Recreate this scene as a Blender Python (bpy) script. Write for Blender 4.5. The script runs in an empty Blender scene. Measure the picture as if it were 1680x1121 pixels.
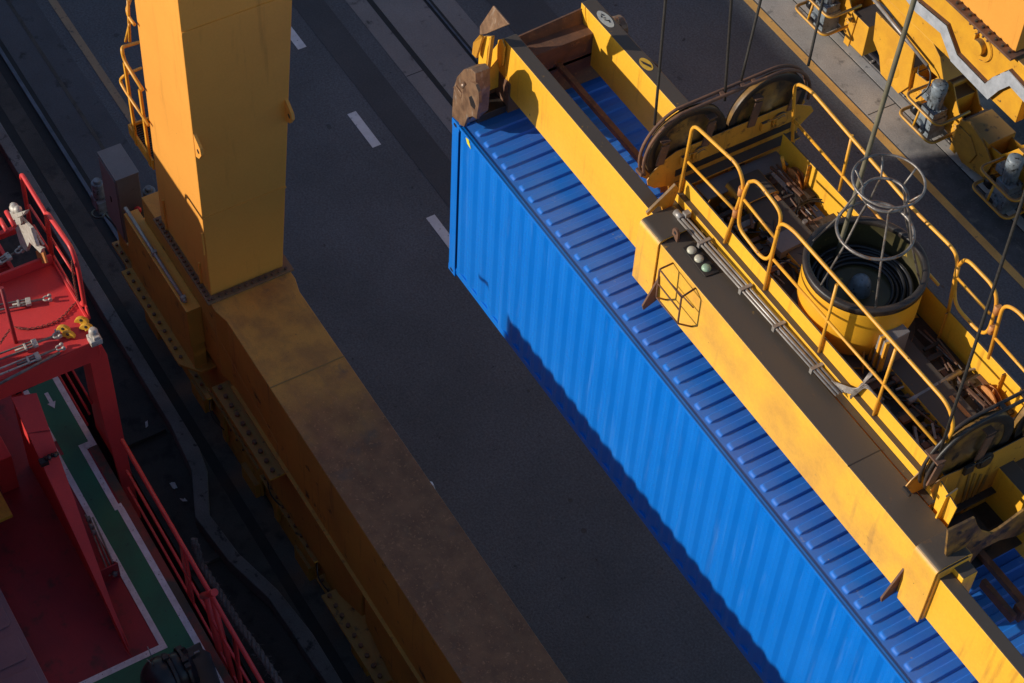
import bpy, bmesh, math, random
from mathutils import Vector, Matrix, noise
random.seed(7)
S = bpy.context.scene
COL = S.collection
# ------------------------------------------------------------------ camera
CR = ((0.5146832293917222, -0.6814544849896494, 0.5203085221965901),
      (0.8564064654624051, 0.3796932022734937, -0.3498585972382129),
      (0.04085510123715507, 0.6256619351013704, 0.7790237503876954))
CP = Vector((15.39942, -9.22911, 26.866805))
F = 3279.23
cam = bpy.data.cameras.new('camera'); camo = bpy.data.objects.new('camera', cam); COL.objects.link(camo)
cam.sensor_width = 36; cam.lens = F*36/1680; cam.clip_end = 500; cam.clip_start = .5
camo.matrix_world = Matrix.Translation(CP) @ Matrix(CR).to_4x4()
S.camera = camo
# ------------------------------------------------------------------ light
SUN = Vector((.40, 1.0, -.35)).normalized()
w = bpy.data.worlds.new('World'); S.world = w; w.use_nodes = True
nt = w.node_tree; bg = nt.nodes['Background']
sky = nt.nodes.new('ShaderNodeTexSky'); sky.sky_type = 'NISHITA'; sky.sun_disc = False
sky.sun_elevation = math.asin(-SUN.z); sky.sun_rotation = math.atan2(-SUN.x, -SUN.y)
sky.air_density = 1.0; sky.dust_density = .2; sky.ozone_density = 1.6
tint = nt.nodes.new('ShaderNodeMix'); tint.data_type = 'RGBA'; tint.blend_type = 'MULTIPLY'; tint.inputs[0].default_value = 1; tint.inputs[7].default_value = (.95, 1.0, 1.05, 1)
nt.links.new(sky.outputs[0], tint.inputs[6]); nt.links.new(tint.outputs[2], bg.inputs[0]); bg.inputs[1].default_value = .118
sl = bpy.data.lights.new('sun', 'SUN'); sl.energy = 4.6; sl.angle = math.radians(.55); sl.color = (1, .92, .78)
so = bpy.data.objects.new('sun', sl); COL.objects.link(so); so.rotation_euler = SUN.to_track_quat('-Z', 'Y').to_euler()
so.location = (0, -20, 40)
S.view_settings.view_transform = 'Standard'; S.view_settings.look = 'None'
S.view_settings.exposure = 0.0; S.view_settings.gamma = 1

def at(px, py, ax, v):
    """world point seen at photo pixel px,py on the plane ax = v"""
    R = Matrix(CR); r = R @ Vector(((px-840)/F, -(py-560.5)/F, -1.)); i = 'xyz'.index(ax)
    return CP + r*((v-CP[i])/r[i])

# ------------------------------------------------------------------ materials
MATS = {}
def mat(name, base, base2=None, rough=.6, metal=0., scale=3., contrast=(.35, .7), bump=.15, bscale=60., spots=None,
        spot_scale=8., spot_t=(.62, .68), streak=None, streak_amt=.5, streak_vec=(9, 9, .8), fine=.06, top=None, top_t=(.55, .85),
        xg=None, spec=.5, rough2=None, coat=0., spots2=None, spot2_scale=40, spot2_t=(.68, .72), top_noise=.35):
    m = bpy.data.materials.new(name); m.use_nodes = True; t = m.node_tree; n = t.nodes; L = t.links.new
    b = n['Principled BSDF']; b.inputs['Metallic'].default_value = metal; b.inputs['Roughness'].default_value = rough
    b.inputs['Specular IOR Level'].default_value = spec
    if coat: b.inputs['Coat Weight'].default_value = coat; b.inputs['Coat Roughness'].default_value = .25
    tc = n.new('ShaderNodeTexCoord'); co = tc.outputs['Object']
    def noi(sc, det=5, vec=None, rgh=.6):
        x = n.new('ShaderNodeTexNoise'); x.inputs['Scale'].default_value = sc; x.inputs['Detail'].default_value = det
        x.inputs['Roughness'].default_value = rgh
        if vec:
            mp = n.new('ShaderNodeMapping'); mp.inputs['Scale'].default_value = vec; L(co, mp.inputs[0]); L(mp.outputs[0], x.inputs[0])
        else: L(co, x.inputs[0])
        return x.outputs[0]
    def ramp(src, a, c, smooth=False):
        x = n.new('ShaderNodeMapRange'); x.inputs[1].default_value = a; x.inputs[2].default_value = c
        if smooth: x.interpolation_type = 'SMOOTHSTEP'
        L(src, x.inputs[0]); return x.outputs[0]
    def mix(f, a, c):
        x = n.new('ShaderNodeMix'); x.data_type = 'RGBA'
        if isinstance(f, float): x.inputs[0].default_value = f
        else: L(f, x.inputs[0])
        for i, v in ((6, a), (7, c)):
            if isinstance(v, tuple): x.inputs[i].default_value = (*v, 1)
            else: L(v, x.inputs[i])
        return x.outputs[2]
    def mth(op, a, c):
        x = n.new('ShaderNodeMath'); x.operation = op
        for i, v in enumerate((a, c)):
            if isinstance(v, (int, float)): x.inputs[i].default_value = v
            else: L(v, x.inputs[i])
        return x.outputs[0]
    c = base
    if base2: c = mix(ramp(noi(scale), *contrast), base, base2)
    if fine:
        fn = ramp(noi(scale*14+20, 3), .3, .7)
        dark = mix(.9, c, (0., 0., 0.)) if False else None
        hs = n.new('ShaderNodeHueSaturation'); L(mth('ADD', mth('MULTIPLY', fn, fine*2), 1-fine), hs.inputs['Value'])
        if isinstance(c, tuple): hs.inputs['Color'].default_value = (*c, 1)
        else: L(c, hs.inputs['Color'])
        c = hs.outputs[0]
    if xg:  # blend to another colour along x (rust on the sill, asphalt colour on the apron)
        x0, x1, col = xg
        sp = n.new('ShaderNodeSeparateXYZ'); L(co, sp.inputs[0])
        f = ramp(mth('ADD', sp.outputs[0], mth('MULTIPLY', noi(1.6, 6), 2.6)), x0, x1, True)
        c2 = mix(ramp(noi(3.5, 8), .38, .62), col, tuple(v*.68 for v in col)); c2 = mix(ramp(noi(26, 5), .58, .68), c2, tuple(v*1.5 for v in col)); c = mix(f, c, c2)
    if streak:
        s = ramp(noi(1.0, 5, streak_vec), .58, .72); c = mix(mth('MULTIPLY', s, streak_amt), c, streak)
    if top:
        g = n.new('ShaderNodeNewGeometry'); sp = n.new('ShaderNodeSeparateXYZ'); L(g.outputs['Normal'], sp.inputs[0])
        f = ramp(sp.outputs[2], *top_t); f2 = ramp(noi(3.2, 9, None, .68), .30-.1*(1-top_noise), .36)
        c = mix(mth('MULTIPLY', f, f2), c, top)
    if spots: c = mix(ramp(noi(spot_scale, 6), *spot_t), c, spots)
    if spots2: c = mix(ramp(noi(spot2_scale, 4), *spot2_t), c, spots2)
    if isinstance(c, tuple): b.inputs['Base Color'].default_value = (*c, 1)
    else: L(c, b.inputs['Base Color'])
    if rough2 is not None: L(ramp(noi(scale*2, 5), .3, .7), (x := n.new('ShaderNodeMapRange')).inputs[0]); x.inputs[3].default_value = rough; x.inputs[4].default_value = rough2; L(x.outputs[0], b.inputs['Roughness'])
    if bump:
        bp = n.new('ShaderNodeBump'); bp.inputs['Strength'].default_value = bump; bp.inputs['Distance'].default_value = .01
        L(noi(bscale, 4), bp.inputs['Height']); L(bp.outputs[0], b.inputs['Normal'])
    MATS[name] = m; return m

GRIME = (.075, .058, .045); RUST = (.16, .055, .022); DRUST = (.07, .03, .018)
YEL = (.80, .40, .022); YEL2 = (.72, .33, .02)
M_main = mat('weathered main beam paint', (.82, .43, .045), (.60, .30, .055), rough=.5, scale=1.5, contrast=(.42, .70), top=(.085, .066, .052), top_noise=.15, spots=(.20, .10, .04), spot_scale=5, spot_t=(.66, .78), streak=(.33, .17, .06), streak_amt=.55, streak_vec=(6, 6, .6), spots2=DRUST, spot2_scale=26, spot2_t=(.70, .75), bump=.15)
M_spr = mat('spreader yellow paint', (.82, .44, .03), (.78, .38, .025), rough=.42, scale=1.2, top=GRIME, spots=DRUST, spot_scale=7, spot_t=(.72, .76), streak=(.40, .15, .02), streak_amt=.5, rough2=.6, bump=.08)
M_rail = mat('handrail yellow paint', (.78, .37, .03), (.66, .28, .03), rough=.45, scale=5, spots=DRUST, spot_scale=22, spot_t=(.64, .70), bump=.1)
M_box = mat('headblock ochre paint', (.62, .29, .028), (.50, .22, .03), rough=.5, scale=2, top=GRIME, spots=DRUST, spot_scale=5, spot_t=(.62, .72), streak=DRUST, streak_amt=.6, bump=.15)
M_leg = mat('leg yellow paint', (.80, .35, .060), (.73, .31, .052), rough=.5, scale=.6, spots=DRUST, spot_scale=5, spot_t=(.74, .76), streak=(.33, .13, .02), streak_amt=.35, streak_vec=(5, 5, .5), bump=.05, fine=.03, spec=.35)
M_sill = mat('sill weathered top', (.66, .285, .048), (.46, .195, .042), rough=.75, scale=2.4, contrast=(.42, .62), xg=(3.2, 5.8, (.34, .125, .045)), spots=(.17, .095, .055), spot_scale=2.6, spot_t=(.60, .80), streak=(.30, .13, .05), streak_vec=(1.2, 5, 1), streak_amt=.5, spots2=(.08, .04, .03), spot2_scale=38, spot2_t=(.66, .74), bump=.3)
M_sside_shade = mat('grimy sill side paint with shade', (.50, .235, .032), (.38, .175, .028), rough=.6, scale=1.2, streak=(.12, .05, .02), streak_amt=.6, spots=(.06, .03, .015), spot_scale=4, spot_t=(.62, .72), bump=.1)  # grimy paint, darkened further for skylight the ship would block
M_bog = mat('bogie yellow paint', (.70, .35, .025), (.58, .27, .025), rough=.45, scale=3, top=(.20, .12, .05), top_noise=.2, spots=(.04, .03, .025), spot_scale=6, spot_t=(.66, .72), bump=.1)
M_bogd = mat('greasy bogie yellow paint', (.60, .31, .035), (.40, .20, .03), rough=.6, scale=3, top=(.30, .16, .04), spots=(.03, .022, .02), spot_scale=5, spot_t=(.6, .7), bump=.2)
M_blue = mat('container blue side paint', (.0, .145, .58), (.004, .160, .61), rough=.36, scale=.8, streak=(.10, .26, .62), streak_amt=.22, streak_vec=(14, 14, .9), spots=(.20, .34, .68), spot_scale=11, spot_t=(.75, .78), fine=.02, bump=.03, spec=.4)
M_roof = mat('container blue roof paint', (.014, .175, .66), (.05, .16, .58), rough=.33, scale=1.1, spots=(.34, .38, .52), spot_scale=3.4, spot_t=(.66, .78), spots2=(.30, .30, .40), spot2_scale=17, spot2_t=(.72, .76), fine=.03, bump=.05, rough2=.5, spec=.5)
M_scuff = mat('scuffed roof edge', (.03, .12, .45), (.30, .27, .30), rough=.6, scale=16, contrast=(.48, .62), bump=.2)
M_asph = mat('asphalt', (.100, .107, .124), (.070, .075, .085), rough=.85, scale=.45, spots=(.036, .036, .042), spot_scale=6, spot_t=(.66, .72), fine=.30, bump=.6, bscale=90, spots2=(.20, .20, .21), spot2_scale=34, spot2_t=(.70, .74))
M_asph2 = mat('worn dark wheel track asphalt', (.044, .045, .052), (.064, .065, .073), rough=.8, scale=.5, fine=.2, bump=.5, bscale=90)
M_conc = mat('track bed concrete', (.215, .205, .205), (.165, .158, .16), rough=.9, scale=.7, spots=(.055, .052, .055), spot_scale=3.2, spot_t=(.60, .72), fine=.12, bump=.5, spots2=(.05, .05, .05), spot2_scale=22, spot2_t=(.70, .76))
M_concl = mat('pale kerb concrete', (.21, .20, .20), (.12, .115, .115), rough=.9, scale=1.4, spots=(.05, .048, .05), spot_scale=6, spot_t=(.58, .68), fine=.15, bump=.6)
M_concd = mat('oily quay concrete', (.078, .070, .064), (.046, .042, .040), rough=.85, scale=1.1, spots=(.028, .027, .028), spot_scale=3, spot_t=(.52, .66), fine=.15, bump=.6)
M_conc3 = mat('sunlit apron concrete', (.38, .35, .32), (.27, .25, .235), rough=.9, scale=1.1, xg=(-2.2, -.6, (.085, .085, .092)), spots=(.15, .14, .13), spot_scale=3.2, spot_t=(.58, .68), fine=.16, bump=.4, spots2=(.08, .075, .07), spot2_scale=14, spot2_t=(.72, .78))  # concrete turning to a dark asphalt colour towards positive x
M_slot = mat('dark rail slot', (.012, .012, .014), (.022, .022, .024), rough=.8, bump=.2)
M_steel = mat('polished rail steel', (.16, .15, .18), (.10, .095, .11), rough=.4, metal=.7, scale=4, bump=.05)
M_pale = mat('pale rail edge concrete', (.46, .43, .40), (.34, .32, .30), rough=.9, scale=2, spots=(.16, .15, .14), spot_scale=7, spot_t=(.60, .70), bump=.3)
M_ylin = mat('worn yellow road paint', (.66, .38, .11), (.54, .30, .09), rough=.8, scale=2.5, spots=(.30, .20, .10), spot_scale=9, spot_t=(.62, .70), fine=.1, bump=.3)
M_ylin2 = mat('dirty yellow road paint', (.34, .235, .14), (.26, .185, .12), rough=.8, scale=2.5, spots=(.10, .09, .08), spot_scale=7, spot_t=(.56, .64), fine=.1, bump=.3)
M_wlin = mat('worn white road paint', (.66, .67, .70), (.52, .53, .56), rough=.8, scale=4, spots=(.10, .10, .11), spot_scale=14, spot_t=(.62, .68), bump=.3)
M_grime_shade = mat('greasy black steel and shade', (.022, .019, .018), (.05, .035, .028), rough=.45, scale=6, bump=.2, spec=.5)  # greasy steel, also used as painted shade at end beam and spreader gap
M_shv = mat('greasy sheave disc', (.30, .16, .035), (.09, .05, .025), rough=.45, scale=4, contrast=(.35, .6), spots=(.015, .014, .014), spot_scale=6, spot_t=(.55, .66), bump=.15)
M_rope = mat('wire rope', (.05, .046, .042), (.028, .025, .024), rough=.5, scale=30, metal=.3, bump=.6, bscale=160)
M_rust = mat('rusty brown steel', (.17, .078, .042), (.085, .045, .032), rough=.75, scale=5, spots=(.24, .11, .05), spot_scale=14, spot_t=(.6, .7), bump=.35)
M_worn = mat('worn bare steel casting', (.30, .18, .11), (.13, .075, .05), rough=.42, scale=7, metal=.35, streak=(.52, .46, .40), streak_amt=.6, streak_vec=(12, 12, 3), bump=.15)
M_floor = mat('rusty deck plate', (.060, .042, .034), (.032, .026, .024), rough=.7, scale=3, spots=(.22, .12, .05), spot_scale=40, spot_t=(.64, .72), bump=.5)
M_orange = mat('orange primer casting', (.58, .24, .07), (.40, .16, .05), rough=.6, scale=5, spots=DRUST, spot_scale=9, spot_t=(.62, .7), bump=.2)
M_greyp = mat('grey cabinet paint', (.215, .19, .185), (.17, .15, .15), rough=.5, scale=2, spots=(.09, .07, .06), spot_scale=8, spot_t=(.68, .74), bump=.08)
M_cond = mat('galvanised conduit', (.38, .35, .33), (.24, .21, .19), rough=.45, metal=.35, scale=9, bump=.1)
M_silver = mat('galvanised cable tray', (.55, .57, .62), (.38, .40, .44), rough=.45, metal=.3, scale=6, spots=(.20, .17, .15), spot_scale=12, spot_t=(.66, .74), bump=.15)
M_motor = mat('grey blue motor paint', (.22, .26, .30), (.10, .11, .12), rough=.45, scale=8, spots=(.02, .02, .02), spot_scale=14, spot_t=(.58, .64), bump=.15)
M_red = mat('ship red paint', (.68, .052, .050), (.58, .045, .045), rough=.42, scale=2.5, spots=(.60, .13, .10), spot_scale=16, spot_t=(.70, .76), bump=.12, fine=.06, spec=.4)
M_redd = mat('ship dull red deck', (.36, .02, .028), (.25, .018, .026), rough=.6, scale=1.5, spots=(.13, .022, .022), spot_scale=4, spot_t=(.55, .70), bump=.2)
M_hull = mat('ship brown red waterway', (.26, .045, .030), (.08, .06, .04), rough=.7, scale=2.2, contrast=(.45, .6), bump=.3)
M_grn = mat('ship green walkway paint', (.022, .16, .075), (.03, .11, .058), rough=.6, scale=2, spots=(.02, .05, .03), spot_scale=12, spot_t=(.66, .72), bump=.2)
M_wht = mat('ship white line paint', (.80, .72, .72), (.62, .52, .52), rough=.65, scale=9, spots=(.38, .16, .07), spot_scale=3.5, spot_t=(.68, .76), spots2=(.16, .07, .05), spot2_scale=30, spot2_t=(.64, .68), bump=.25)
M_bone = mat('galvanised lashing gear', (.56, .53, .48), (.34, .30, .26), rough=.5, scale=14, metal=.15, spots=(.16, .08, .04), spot_scale=20, spot_t=(.60, .68), bump=.2)
M_lash = mat('dark lashing steel', (.15, .12, .11), (.28, .25, .23), rough=.5, scale=12, metal=.3, bump=.2)
M_twl = mat('yellow lashing casting', (.72, .40, .03), (.55, .28, .03), rough=.5, scale=12, bump=.1)
M_chain = mat('rusty red chain', (.22, .05, .035), (.10, .03, .02), rough=.7, scale=12, bump=.2)
M_mrope = mat('frayed mooring rope', (.17, .15, .14), (.09, .08, .08), rough=.95, scale=20, bump=.8, bscale=120)
M_lamp = mat('frosted lamp glass', (.50, .46, .36), (.42, .40, .33), rough=.35, scale=20, bump=.05)
M_lampg = mat('pale green lamp glass', (.30, .42, .30), (.26, .36, .26), rough=.35, scale=20, bump=.05)
M_sign = mat('pale oval plate', (.55, .52, .42), (.36, .36, .36), rough=.5, scale=14, bump=.05)
M_signy = mat('yellow oval paint', (.76, .43, .04), (.60, .33, .03), rough=.5, scale=10, bump=.05)
M_yst = mat('yellow black corner sticker', (.70, .62, .04), rough=.5, bump=0, fine=0)
M_black = mat('black paint', (.012, .012, .014), (.025, .025, .03), rough=.35, scale=5, bump=.1)
M_water = mat('dark harbour water', (.008, .010, .012), (.012, .014, .016), rough=.15, scale=1, bump=.6, bscale=2.5)
M_drumin = mat('oily tub inside', (.10, .085, .035), (.045, .036, .02), rough=.35, scale=2.5, spots=(.42, .27, .05), spot_scale=7, spot_t=(.66, .70), bump=.15)
M_tub = mat('tub yellow paint', (.80, .40, .022), (.74, .35, .022), rough=.42, scale=2.5, spots=DRUST, spot_scale=9, spot_t=(.74, .77), bump=.06, fine=.03)
M_hatch = mat('dull mauve hatch cover', (.23, .13, .15), (.19, .11, .13), rough=.6, scale=1.2, bump=.1)
M_litter = mat('crumpled white plastic', (.6, .6, .62), rough=.5, bump=.3)

# ------------------------------------------------------------------ mesh helpers
class MB:
    def __init__(s): s.v = []; s.f = []; s.mi = []; s.sm = []
    def add(s, vs, fs, mi=0, sm=False):
        o = len(s.v); s.v += [tuple(v) for v in vs]
        for f in fs: s.f.append([i+o for i in f]); s.mi.append(mi); s.sm.append(sm)
    def box(s, x0, x1, y0, y1, z0, z1, mi=0, top=None):
        v = [(x, y, z) for x in (x0, x1) for y in (y0, y1) for z in (z0, z1)]
        fs = [(0, 1, 3, 2), (4, 6, 7, 5), (0, 4, 5, 1), (2, 3, 7, 6), (0, 2, 6, 4)]
        s.add(v, fs, mi); s.add(v, [(1, 5, 7, 3)], mi if top is None else top)
    def bar(s, a, b, w, h, up=(0, 0, 1), mi=0):
        a = Vector(a); b = Vector(b); d = (b-a).normalized(); up = Vector(up)
        if abs(d.dot(up)) > .98: up = Vector((1, 0, 0))
        sd = d.cross(up).normalized()*w/2; u = sd.cross(d).normalized()*h/2
        v = [p+i*sd+j*u for p in (a, b) for i, j in ((-1, -1), (1, -1), (1, 1), (-1, 1))]
        s.add(v, [(0, 3, 2, 1), (4, 5, 6, 7), (0, 1, 5, 4), (1, 2, 6, 5), (2, 3, 7, 6), (3, 0, 4, 7)], mi)
    def prism(s, pts, d, mi=0, cap=None):
        n = len(pts); d = Vector(d); p = [Vector(q) for q in pts]
        s.add(p, [list(range(n))], mi if cap is None else cap); s.add([q+d for q in p], [list(range(n))[::-1]], mi)
        s.add(p+[q+d for q in p], [(i, n+i, n+(i+1) % n, (i+1) % n) for i in range(n)], mi)
    def tube(s, pts, r, n=8, closed=False, mi=0, caps=True, radii=None):
        p = [Vector(q) for q in pts]; m = len(p); rings = []; last = None
        for i in range(m):
            if closed: d = p[(i+1) % m]-p[i-1]
            else: d = p[min(i+1, m-1)]-p[max(i-1, 0)]
            d.normalize()
            if last is None: u = d.orthogonal().normalized()
            else: u = (last-d*last.dot(d)).normalized()
            last = u; v = d.cross(u); rr = radii[i] if radii else r
            rings.append([p[i]+(u*math.cos(2*math.pi*k/n)+v*math.sin(2*math.pi*k/n))*rr for k in range(n)])
        vs = [q for r_ in rings for q in r_]; fs = []
        for i in range(m if closed else m-1):
            for k in range(n): fs.append((i*n+k, i*n+(k+1) % n, ((i+1) % m)*n+(k+1) % n, ((i+1) % m)*n+k))
        s.add(vs, fs, mi, True)
        if not closed and caps: s.add(rings[0], [list(range(n))[::-1]], mi); s.add(rings[-1], [list(range(n))], mi)
    def lathe(s, prof, c, ax=(0, 0, 1), n=32, mi=0, closed=False, a0=0, a1=2*math.pi):
        ax = Vector(ax).normalized(); u = ax.orthogonal().normalized(); v = ax.cross(u); c = Vector(c); vs = []
        full = abs(a1-a0-2*math.pi) < 1e-6; k = n if full else n+1
        for i in range(k):
            a = a0+(a1-a0)*i/n; d = u*math.cos(a)+v*math.sin(a)
            vs += [c+d*r+ax*h for r, h in prof]
        m = len(prof); fs = []
        for i in range(n):
            j = (i+1) % k
            for q in range(m-1): fs.append((i*m+q, j*m+q, j*m+q+1, i*m+q+1))
            if closed: fs.append((i*m+m-1, j*m+m-1, j*m, i*m))
        s.add(vs, fs, mi, True)
    def cyl(s, a, b, r, n=16, mi=0):
        s.tube([a, b], r, n, mi=mi)
    def bolt(s, p, d=(0, 0, 1), r=.03, h=.03, mi=0):
        p = Vector(p); s.tube([p, p+Vector(d).normalized()*h], r, 6, mi=mi)
    def sphere(s, c, r, mi=0, n=16, sc=(1, 1, 1)):
        c = Vector(c); vs = []; m = n//2
        for i in range(m+1):
            for k in range(n):
                t = math.pi*i/m; a = 2*math.pi*k/n
                vs.append(c+Vector((math.sin(t)*math.cos(a)*r*sc[0], math.sin(t)*math.sin(a)*r*sc[1], math.cos(t)*r*sc[2])))
        s.add(vs, [(i*n+k, (i+1)*n+k, (i+1)*n+(k+1) % n, i*n+(k+1) % n) for i in range(m) for k in range(n)], mi, True)
    def build(s, name, mats, parent=None, bevel=0, org=None, seg=2):
        if not isinstance(mats, (list, tuple)): mats = [mats]
        me = bpy.data.meshes.new(name)
        o = Vector(org) if org is not None else (Vector(parent['_w']) if parent is not None and '_w' in parent else Vector((0, 0, 0)))
        me.from_pydata([tuple(Vector(v)-o) for v in s.v], [], s.f)
        for m in mats: me.materials.append(m)
        me.polygons.foreach_set('material_index', s.mi); me.polygons.foreach_set('use_smooth', s.sm)
        bm = bmesh.new(); bm.from_mesh(me); bmesh.ops.remove_doubles(bm, verts=bm.verts, dist=1e-5)
        bmesh.ops.recalc_face_normals(bm, faces=bm.faces); bm.to_mesh(me); bm.free()
        ob = bpy.data.objects.new(name, me); COL.objects.link(ob)
        if parent is not None: ob.parent = parent; ob['_w'] = tuple(o)
        else: ob.location = o; ob['_w'] = tuple(o)
        if bevel:
            b = ob.modifiers.new('bevel', 'BEVEL'); b.width = bevel; b.segments = seg; b.limit_method = 'ANGLE'; b.angle_limit = math.radians(40)
            b.harden_normals = False
        return ob
def tag(o, label=None, cat=None, group=None, kind=None):
    if label: o['label'] = label
    if cat: o['category'] = cat
    if group: o['group'] = group
    if kind: o['kind'] = kind
    return o
def thing(name, loc, label, cat, group=None):
    o = bpy.data.objects.new(name, None); COL.objects.link(o); o.location = loc; o['_w'] = tuple(loc); o.empty_display_size = .2
    return tag(o, label, cat, group)
def struct(mb, name, m, **k): return tag(mb.build(name, m, **k), kind='structure')
def curve(pts, rad, n=4):
    """round the corners of a polyline"""
    p = [Vector(q) for q in pts]; out = [p[0]]
    for i in range(1, len(p)-1):
        a, b, c = p[i-1], p[i], p[i+1]; d1 = min(rad, (a-b).length*.48); d2 = min(rad, (c-b).length*.48)
        s = b+(a-b).normalized()*d1; e = b+(c-b).normalized()*d2
        for k in range(n+1):
            t = k/n; out.append(s*(1-t)**2+b*2*t*(1-t)+e*t*t)
    return out+[p[-1]]
def copy_tree(o, delta=None, parent=None):
    c = o.copy(); COL.objects.link(c)
    if parent is not None: c.parent = parent
    if delta is not None: c.location = Vector(o.location)+Vector(delta)
    for ch in [x for x in bpy.data.objects if x.parent == o]: copy_tree(ch, None, c)
    return c
# ================================================================== SETTING
m = MB(); m.box(-60, 60, -80, 90, -6.2, -6.0); struct(m, 'water', M_water)
g = MB(); g.box(-60, 60, -2.95, 90, -5, -.004); struct(g, 'road', M_asph)
def strip(name, mt, y0, y1, z0, z1, x0=-60, x1=60): q = MB(); q.box(x0, x1, y0, y1, z0, z1); return struct(q, name, mt)
strip('track_bed', M_concd, -2.64, -2.22, -.003, .004)
strip('track_bed', mat('smooth dark quay paving', (.082, .086, .100), (.062, .065, .075), rough=.85, scale=.8, spots=(.03, .03, .034), spot_scale=2.6, spot_t=(.60, .70), fine=.15, bump=.4), -1.95, -.95, -.003, .004)
strip('paving_joint', M_concd, -1.45, -1.38, .003, .0075)
strip('track_bed', M_slot, -2.30, -2.2, .0035, .0065)
strip('rail_slot', M_slot, -2.22, -1.95, -.003, .001)
strip('crane_rail', M_steel, -2.12, -2.05, -.002, .045)
strip('cable_groove', M_slot, -2.82, -2.64, -.003, .001)
strip('tyre_track', M_asph2, 3.45, 4.05, -.003, .002)
strip('tyre_track', M_asph2, 6.9, 7.9, -.003, .002)
strip('track_bed', M_conc, 4.42, 6.34, -.003, .003)
strip('cable_groove', M_slot, 4.79, 4.90, .002, .0065)
strip('rail_slot', M_slot, 5.78, 5.93, .002, .0065)
strip('crane_rail', M_steel, 5.83, 5.87, .004, .02)
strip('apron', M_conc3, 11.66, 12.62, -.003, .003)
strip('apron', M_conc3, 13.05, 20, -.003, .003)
strip('track_bed', M_pale, 12.36, 12.56, .0025, .012); strip('kerb_joint', M_slot, 12.335, 12.36, .0025, .006)
strip('rail_slot', M_slot, 12.56, 13.05, -.003, .0005)
strip('crane_rail', M_steel, 12.72, 12.82, -.002, .05)
# kerb beams and clips along the far rail
q = MB()
for i in range(40):
    x = -9+i*.35; q.box(x, x+.05, 12.60, 12.70, 0, .03); q.bolt((x+.025, 12.66, .03), r=.012, h=.02)
struct(q, 'rail_clips', M_cond)
# road markings
q = MB(); q.box(-60, 60, -.72, -.57, -.001, .0035); struct(q, 'road_marking', M_ylin2)
q = MB(); q.box(-60, 60, 11.46, 11.62, -.001, .0035); struct(q, 'road_marking', M_ylin)
q = MB()
for k in range(-10, 8):
    x = -8.78+k*3.02; q.box(x, x+1.0, 2.95, 3.13, -.001, .0035)
struct(q, 'road_marking', M_wlin)
# joints, cracks and oil stains on the hard standing
q = MB(); rr = random.Random(4)
for x in (-30, -22, -15.4, -9.15, -4, 2, 8):
    q.box(x, x+.018, 4.43, 4.79, .002, .0045); q.box(x+1.3, x+1.316, 4.9, 5.78, .002, .0045); q.box(x+.4, x+.415, 5.93, 6.33, .002, .0045); q.box(x, x+.02, 11.67, 12.37, .002, .0045)
struct(q, 'concrete_joint', M_slot)
q = MB()
for i in range(18):
    cx, cy = rr.uniform(-13, 6), rr.choice((rr.uniform(6.5, 11.2), rr.uniform(-.4, 4.3), rr.uniform(-.4, 4.3))); R = rr.uniform(.02, .06); n = 14
    v = [(cx+R*rr.uniform(.6, 1.1)*math.cos(2*math.pi*k/n)*1.4, cy+R*rr.uniform(.6, 1.1)*math.sin(2*math.pi*k/n), .0014+.00002*i) for k in range(n)]
    q.add(v, [list(range(n))])
struct(q, 'oil_stain', mat('oil stain', (.036, .035, .038), (.05, .05, .055), rough=.5, scale=12, bump=.1))
for i in range(6):
    x, y = rr.uniform(-12, 4), rr.choice((.3, 2.2, 8.8)); q = MB(); pts = []
    for k in range(26): pts.append((x+k*.12, y+rr.uniform(-.03, .03)+.2*math.sin(k*.2+i), .004))
    q.add([(a, b-.006, c) for a, b, c in pts]+[(a, b+.006, c) for a, b, c in pts], [(k, k+1, 27+k, 26+k) for k in range(25)]); pass
a = at(912, 38, 'z', 0); b = at(928, 40, 'z', 0); q = MB(); q.box(a.x-.02, a.x+.98, a.y, a.y+.18, -.001, .0035); q.box(a.x+3.0, a.x+4.0, a.y, a.y+.18, -.001, .0035); struct(q, 'road_marking', M_wlin)
# quay kerb with its jog
pts = [(-60, -2.82), (-3.1, -2.82), (-2.62, -2.90), (-1.82, -3.24), (-.95, -3.16), (-.05, -2.93), (.9, -2.82), (60, -2.82)]
out = [(-60, -3.05), (-3.72, -3.03), (-2.75, -3.12), (-1.9, -3.46), (-.9, -3.36), (.03, -3.12), (1.7, -3.04), (60, -3.04)]
q = MB()
for i in range(7):
    a, b, c, d = pts[i], pts[i+1], out[i+1], out[i]
    q.prism([(a[0], a[1], .05), (b[0], b[1], .05), (c[0], c[1], .05), (d[0], d[1], .05)], (0, 0, -.3))
struct(q, 'quay_kerb', M_concl, bevel=.015)
q = MB(); q.box(-60, 60, -3.92, -2.95, -5, -.28); struct(q, 'quay_ledge', M_concd)
q = MB()
for a in (-60, -14, -8.2, -4.0, -1.3, 1.8, 5, 9): q.box(a, a+.12, -3.9, -3.08, -.28, -.2)
struct(q, 'quay_ledge_joint', M_concd)
# paint the inner quay behind the jog
q = MB(); q.prism([(-3.1, -2.82, .002), (.9, -2.82, .002), (-.05, -2.93, .002), (-.95, -3.16, .002), (-1.82, -3.24, .002), (-2.62, -2.9, .002)], (0, 0, -.28)); struct(q, 'quay_ledge', M_concd)

# ================================================================== BLUE CONTAINER
T = thing('shipping_container', (0, 0, 6.1), 'bright blue corrugated shipping container hanging under the yellow spreader', 'container')
LX = 12.19; ZT = 9.0; Z0 = 6.104; W = 2.438
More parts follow.
